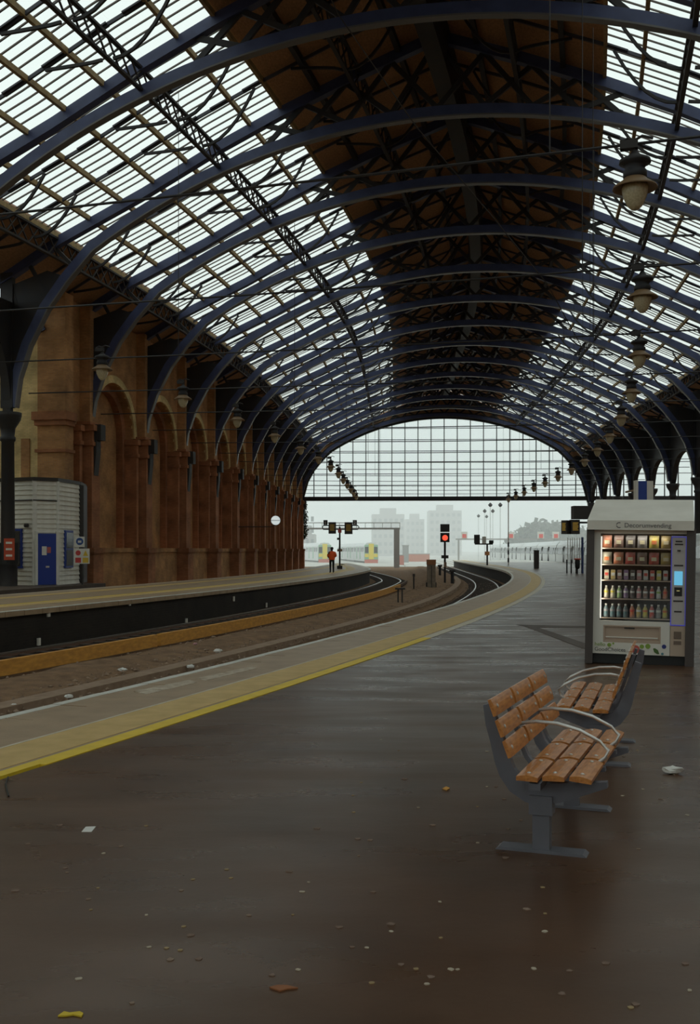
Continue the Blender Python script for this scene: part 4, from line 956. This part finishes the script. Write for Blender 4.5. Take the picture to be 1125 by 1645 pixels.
# blue totem behind the vending machine canopy
D = 30.0; p = px(1032, 883, D); k = D/1700; b_ = empty('station_totem', (p[0], p[1], 0)); tag(b_, 'blue and white totem with slatted side rising behind the vending machine canopy', 'totem')
MB().bx(-8*k,6*k,-.1,.1,0,1.6+110*k).build('blue_panel', mat('totem_blue', (.02,.06,.3), .4), b_); MB().bx(-12*k,-8*k,-.12,.12,0,1.6+111*k).build('white_edge', M['white'], b_); MB().bx(6*k,16*k,-.12,.12,0,1.6+110*k).build('white_edge', M['white'], b_)
for i in range(6): MB().bx(17*k,18.5*k,.3+i*.45,.34+i*.45,0,1.6+(108-i*2)*k).build('side_slat', M['dark'], b_)
MB().bx(15.5*k,19*k,-.1,2.9,1.6+100*k,1.6+103*k).build('top_rail', M['concrete'], b_); MB().bx(15.5*k,19*k,-.1,2.9,0,.3).build('bottom_rail', M['concrete'], b_)

# ------------------------------------------------------------------ trains
m_tw = mat('train_white', (.70,.71,.70), .35); m_tg = mat('train_green', (.32,.52,.36), .4); m_ty = mat('train_yellow', (.85,.65,.06), .45); m_win = mat('train_window', (.05,.055,.06), .12); m_tr = mat('train_roof', (.62,.63,.62), .5)
tr = empty('white_train', P(40, 14.2, -1)); tag(tr, 'long white train standing beyond the near platform', 'train'); L0 = Vector(tr.location)
s = 40.0; nc = 0
while s < 225:
    e = s+19.6
    sec = [(12.85,-.75),(15.5,-.75),(15.55,1.2),(15.4,2.2),(15.0,2.65),(14.2,2.8),(13.4,2.65),(13.0,2.2),(12.82,1.2)]
    c_ = MB().along(sec, s, e, 2).build('carriage', m_tw, tr); c_.location = -L0
    for f0, f1 in ((.02,.06),(.1,.29),(.38,.62),(.71,.9),(.94,.98)):
        o = MB().along([(12.78,1.0),(12.95,1.0),(13.0,1.85),(12.86,1.85)], s+19.6*f0, s+19.6*f1, 2).build('window', m_win, c_)
    for f0 in (.31, .345, .64, .675):
        MB().along([(12.77,-.1),(12.9,-.1),(12.98,2.0),(12.85,2.0)], s+19.6*f0, s+19.6*f0+.28, 2).build('door_edge', M['dark'], c_)
    MB().along([(12.9,-1.0),(15.4,-1.0),(15.4,-.75),(12.9,-.75)], s+1, e-1, 2).build('underframe', M['black'], c_)
    MB().along([(13.1,-.6),(15.3,-.6),(15.3,2.3),(13.1,2.3)], e, e+.5, .5).build('gangway', M['black'], c_)
    s = e+.5; nc += 1
def unit(loc, rz, n, label):
    t = empty('commuter_train', loc, rz); tag(t, label, 'train', 'green and yellow trains in the yard')
    for i in range(n):
        y0 = i*20.4
        sec = [(-1.4,.1),(1.4,.1),(1.42,1.9),(1.3,3.1),(.9,3.65),(0,3.8),(-.9,3.65),(-1.3,3.1),(-1.42,1.9)]
        c_ = MB().prism(sec, lambda x, z: (x,y0,z), lambda x, z: (x,y0+20,z)).build('carriage', m_tw, t)
        for j in range(6): MB().bx(-1.46,-1.38,y0+1.2+j*3.2,y0+3.4+j*3.2,1.9,2.8).build('window', m_win, c_)
        for j in (0, 1): MB().bx(-1.47,-1.38,y0+6.6+j*6.4,y0+7.6+j*6.4,.5,2.9).build('green_door', m_tg, c_)
        MB().bx(-1.2,1.2,y0+.8,y0+19,-.7,.1).build('underframe', M['dark'], c_)
    MB().bx(-1.3,1.3,-.12,0,.1,3.3).build('cab_front', m_tg, t); MB().bx(-.48,.48,-.2,-.1,.5,3.5).build('gangway_door', m_ty, t)
    for sx in (-1, 1): MB().bx(sx*.88-.34,sx*.88+.34,-.18,-.1,1.7,2.9).build('cab_window', m_win, t); MB().bx(sx*.88-.36,sx*.88+.36,-.17,-.1,.9,1.55).build('yellow_panel', m_ty, t)
    MB().bx(-1.3,1.3,-.2,-.1,-.3,.45).build('red_bumper', mat('bumper_red', (.6,.16,.12), .6), t)
unit((4.1,205,-.75), .095, 3, 'green and yellow fronted train at right of the departure displays')
unit((-5.1,214,-.75), .17, 3, 'green and yellow fronted train just left of the person in orange')

# ------------------------------------------------------------------ outside: pale yard, gantries, towers, trees
yd = MB(); yd.bx(-250, 310, 163, 1190, -1.06, -1.0); yd = struct(yd.build('ground_yard', mat('pale_yard', (.62,.60,.55), .8, noise=.15, c2=(.52,.49,.44), detail=8)))
for (a, u) in ((0,-8),(0,2),(0,20),(0,27)):
    for d in (-.75,.75): MB().along([(u+d-.05,-1.0),(u+d+.05,-1.0),(u+d+.05,-.88),(u+d-.05,-.88)], 162, 280, 6).build('yard_rail', M['rail'], yd)
m_gal = mat('galvanised_steel', (.42,.40,.38), .6)
ga = empty('signal_gantry', (0,152,-1)); tag(ga, 'pale steel gantry spanning the tracks behind the departure displays', 'gantry')
MB().bx(6.3,7.1,-.2,.2,0,5.6).build('leg', m_gal, ga); MB().bx(-9,7.2,-.15,.15,5.5,5.75).build('beam', m_gal, ga); MB().bx(-9,7.2,-.15,.15,6.4,6.5).build('top_rail', m_gal, ga)
for i in range(14): MB().bx(-9+i*1.24,-8.93+i*1.24,-.1,.1,5.7,6.45).build('rail_post', m_gal, ga)
MB().bx(-8.5,-7.9,-.2,.2,0,5.6).build('leg', m_gal, ga)
gb = empty('signal_gantry', (0,190,-1)); tag(gb, 'low distant gantry carrying four red signals above the white train', 'gantry')
MB().bx(19,44,-.15,.15,4.35,4.6).build('beam', m_gal, gb)
for x in (19.5, 43.5): MB().bx(x-.15,x+.15,-.15,.15,0,4.4).build('leg', m_gal, gb)
for x in (746,821,869,893):
    X = (x-562.5)/1700*190; o = MB().bx(X-.55,X+.55,-.3,.2,4.6,5.8).build('signal_head', M['white'], gb); MB().bx(X-.35,X+.35,-.35,-.3,4.7,5.4).build('red_light', mat('red_aspect', (.7,.12,.1), .5, emit=((.8,.12,.1), .12)), o)
m_tow = mat('tower_concrete', (.40,.38,.37), .8); m_tw2 = mat('tower_window', (.16,.17,.18), .4)
def tower(x0, x1, ytop, D, label, n):
    X0, X1 = (x0-562.5)/1700*D, (x1-562.5)/1700*D; H = 2.6+(883-ytop)/1700*D
    t = empty('tower_block', ((X0+X1)/2, D, -1)); tag(t, label, 'building', 'far tower blocks'); w_ = X1-X0
    MB().bx(-w_/2,w_/2,0,14,0,H).build('wall', m_tow, t); MB().bx(-w_/4,w_/4,2,8,H,H+2.5).build('roof_house', m_tow, t)
    fl_n = max(4, int(H/3.2))
    for i in range(n):
        xx = -w_/2+w_*(i+.5)/n
        mb = MB()
        for j in range(fl_n): MB().bx(xx-w_/n*.28,xx+w_/n*.28,-.1,.1,j*3.2+1,j*3.2+2.4).build('window', m_tw2, t)
tower(598, 650, 826, 430, 'wide hazy tower block behind the gantry', 6)
tower(652, 682, 834, 480, 'narrow hazy tower block left of the red signal', 4)
tower(690, 742, 820, 460, 'tallest hazy tower block behind the red signal', 6)
tower(482, 506, 858, 300, 'low hazy block beside the brick wall end', 3)
m_lf = mat('hazy_foliage', (.075,.085,.05), .9, noise=.6, c2=(.05,.06,.035))
def tree(x, ytop, D, r, label):
    X = (x-562.5)/1700*D; zt = 1.6+(883-ytop)/1700*D; rnd = random.Random(int(x))
    t = empty('tree', (X, D, -1)); tag(t, label, 'tree', 'trees beyond the yard')
    MB().tube([(0,0,0),(0,0,zt-r*.6+1)], [.5,.3], 7).build('trunk', M['dark'], t)
    mb = MB()
    for i in range(420):
        a, b_ = rnd.uniform(0, 2*math.pi), math.acos(rnd.uniform(-.75,1)); rr = r*rnd.uniform(.55,1)
        c = Vector((rr*math.sin(b_)*math.cos(a)*1.25, rr*math.sin(b_)*math.sin(a), rr*math.cos(b_)+zt+1-r)); q = r*.16
        d1 = Vector((rnd.gauss(0,1),rnd.gauss(0,1),rnd.gauss(0,1))).normalized()*q; d2 = Vector((rnd.gauss(0,1),rnd.gauss(0,1),rnd.gauss(0,1))).normalized()*q
        mb.quad(c-d1, c+d2, c+d1, c-d2)
    mb.build('foliage', m_lf, t)
tree(852, 842, 290, 5.0, 'leftmost hazy tree above the white train'); tree(875, 833, 300, 6.0, 'tallest hazy tree above the white train'); tree(900, 838, 290, 5.5, 'hazy tree left of the display screens, lower than its neighbour'); tree(832, 856, 300, 3.2, 'low hazy bush at the foot of the tree clump'); tree(925, 842, 300, 5.5, 'hazy tree behind the display screens')
# outdoor lamps hung on thin poles beyond the screen
for i, (x, y, D) in enumerate(((804,810,162),(792,820,185),(782,829,215),(788,810,162),(779,820,185),(769,828,215))):
    q = px(x, y, D); l = empty('yard_lamp', (q[0], q[1], -1)); tag(l, '%s small lamp on a thin pole outside the end screen, %s file' % (ORD[i % 3], 'train side' if i < 3 else 'track side'), 'lamp', 'lamps outside the station')
    MB().tube([(0,0,0),(0,0,q[2]+1.3)], .035, 5).build('pole', m_gal, l); MB().lathe([(.1,q[2]+1.2),(.35,q[2]+.9),(.15,q[2]+.6)], 8).build('lamp_head', M['iron'], l)
# yard clutter
for (x, y, D, wd, ht, c, lab) in ((672,893,230,5,1.6,(.6,.2,.12),'low orange red hut in the hazy yard'), (652,893,215,1.2,3.4,(.35,.34,.33),'grey upright box in the hazy yard'), (645,900,180,.9,1.6,(.6,.25,.2),'small red lineside box at the foot of the gantry')):
    q = px(x, y, D); o = empty('yard_box', (q[0], q[1], -1)); tag(o, lab, 'hut'); MB().bx(-wd/2,wd/2,0,1.5,0,ht).build('body', mat('yard_box_paint', c, .7), o); MB().bx(-wd/2-.1,wd/2+.1,-.1,1.6,ht,ht+.15).build('roof', m_gal, o)
# ivy at the end of the brick wall
mb = MB(); rnd = random.Random(3)
for i in range(500):
    c = Vector(P(S_END+rnd.uniform(.3,1.2), -20.85+rnd.gauss(0,.18), rnd.uniform(3,8.0))); d1 = Vector((rnd.gauss(0,1),rnd.gauss(0,1),rnd.gauss(0,1))).normalized()*.16; d2 = Vector((rnd.gauss(0,1),rnd.gauss(0,1),rnd.gauss(0,1))).normalized()*.16
    mb.quad(c-d1, c+d2, c+d1, c-d2)
stuff(tag(mb.build('ivy', m_lf), 'dark ivy clinging to the far end of the brick wall', 'ivy'))

# ------------------------------------------------------------------ litter and marks on the near platform
rnd = random.Random(11)
m_pap = mat('white_paper', (.75,.74,.70), .7)
def crumple(name, x, y, r, label, m, sq=.5):
    q = gpt(x, y); mb = MB(); rows_, n = 5, 9
    for i in range(rows_):
        for j in range(n):
            a = 2*math.pi*j/n; b_ = math.pi*(i+.5)/rows_; k_ = r*rnd.uniform(.7,1.15); mb.v.append((k_*1.5*math.sin(b_)*math.cos(a), k_*math.sin(b_)*math.sin(a), sq*r+sq*k_*math.cos(b_)))
    for i in range(rows_-1):
        for j in range(n): mb.face((i*n+j, i*n+(j+1)%n, (i+1)*n+(j+1)%n, (i+1)*n+j))
    mb.face(list(range(n))); mb.face([(rows_-1)*n+j for j in range(n)][::-1])
    o = mb.build(name, m, None, False, (q[0], q[1], 0)); tag(o, label, 'litter'); return o
crumple('crumpled_paper', 1081, 1243, .055, 'crumpled white paper on the asphalt right of the benches', m_pap)
def flat(name, pts, m, label, cat, z=.012):
    mb = MB(); mb.prism([gpt(*p_) for p_ in pts], lambda x, y: (x,y,0.001), lambda x, y: (x,y,z)); o = mb.build(name, m); tag(o, label, cat); return o
flat('paper_scrap', [(131,1337),(138,1329),(154,1328.5),(147,1337)], m_pap, 'flat white paper scrap on the asphalt near the yellow line', 'litter', .004)
flat('fallen_leaf', [(93,1634),(103,1627),(112,1629),(128,1627),(134,1630),(131,1635),(118,1632),(105,1634)], mat('yellow_leaf', (.7,.5,.03), .6), 'bright yellow fallen leaf at the bottom of the picture', 'leaf', .006)
flat('fallen_leaf', [(433,1588),(447,1584.5),(462,1585),(479,1589),(462,1590.5),(450,1594)], mat('brown_leaf', (.3,.11,.04), .6), 'curled reddish brown fallen leaf on the dark asphalt', 'leaf', .006)
flat('fallen_leaf', [(711,1268),(717,1264.5),(723,1267),(718,1270)], mat('orange_leaf', (.65,.32,.05), .6), 'tiny orange leaf on the asphalt in front of the benches', 'leaf', .006)
tag(MB().tube([(*gpt(13,1250),.008),(*gpt(9,1262),.01),(*gpt(11,1272),.01),(*gpt(14,1281),.008)], .006, 5).build('cable_scrap', M['black']), 'short curl of black cable beside the yellow line', 'cable')
for (x, y, r, lab) in ((350,1049,.07,'largest white litter scrap on the trackbed dirt'), (197,1079,.06,'white litter scrap on the dirt near the platform bend line'), (307,1074,.06,'white litter wad beside the near platform edge'), (111,1122,.05,'crumpled pale wrapper low on the trackbed'), (23,1138,.05,'pale litter scrap at the trackbed edge near the photo border'), (314,1036,.04,'small pinkish litter scrap on the dirt')):
    D = 1700*2.38/(y-883); q = ((x-562.5)/1700*D, D, -.78); o = crumple('litter_scrap', 700, 1200, r, lab, m_pap if 'pink' not in lab else PM['pink'], .7); o.location = q
ME_GUM = [MB().prism([(r_*math.cos(a)*rnd.uniform(.7,1.2), r_*math.sin(a)*rnd.uniform(.7,1.2)) for a in [2*math.pi*i/8 for i in range(8)]], lambda x, y: (x,y,-.001), lambda x, y: (x,y,.0035)).mesh('gum_spot', mat('gum_%d' % i_, c_, .7)) for i_, (r_, c_) in enumerate(((.012,(.45,.38,.29)),(.015,(.26,.18,.13)),(.011,(.34,.24,.12)),(.017,(.2,.13,.095))))]
for (x, y) in [(142,1445),(290,1527),(320,1541),(400,1471),(465,1400),(485,1433),(310,1413),(291,1431),(545,1490),(566,1522),(590,1523),(628,1485),(645,1550),(669,1557),(693,1570),(725,1558),(858,1557),(875,1497),(915,1560),(973,1548),(1022,1614),(1101,1549),(876,1468),(872,1426),(707,1449),(629,1497),(600,1433),(510,1331),(235,1327),(105,1395),(108,1402),(25,1431),(212,1612),(437,1567),(735,1558),(295,1489),(306,1503),(575,1348),(595,1350)]+[(rnd.uniform(20,1110), rnd.uniform(1290,1630)) for _ in range(30)]+[(rnd.uniform(560,1110), rnd.uniform(1180,1320)) for _ in range(22)]:
    q = gpt(x, y); o = put('gum_spot', rnd.choice(ME_GUM), fl, (q[0], q[1], 0), rnd.uniform(0,6)); sc_ = rnd.uniform(.6,1.2); o.scale = (sc_, sc_, 1)

# ------------------------------------------------------------------ haze over the yard
hz_m = bpy.data.materials.new('haze'); hz_m.use_nodes = True; nt = hz_m.node_tree; nt.nodes.remove(nt.nodes['Principled BSDF'])
vs_ = nt.nodes.new('ShaderNodeVolumeScatter'); vs_.inputs['Density'].default_value = .0042; vs_.inputs['Color'].default_value = (1,1,1,1); nt.links.new(vs_.outputs[0], nt.nodes['Material Output'].inputs['Volume'])
hb = MB(); hb.bx(-240, 300, 146, 620, -.95, 60); hz_o = stuff(tag(hb.build('haze', hz_m), 'pale mist hanging over the railway yard and far towers', 'haze'))
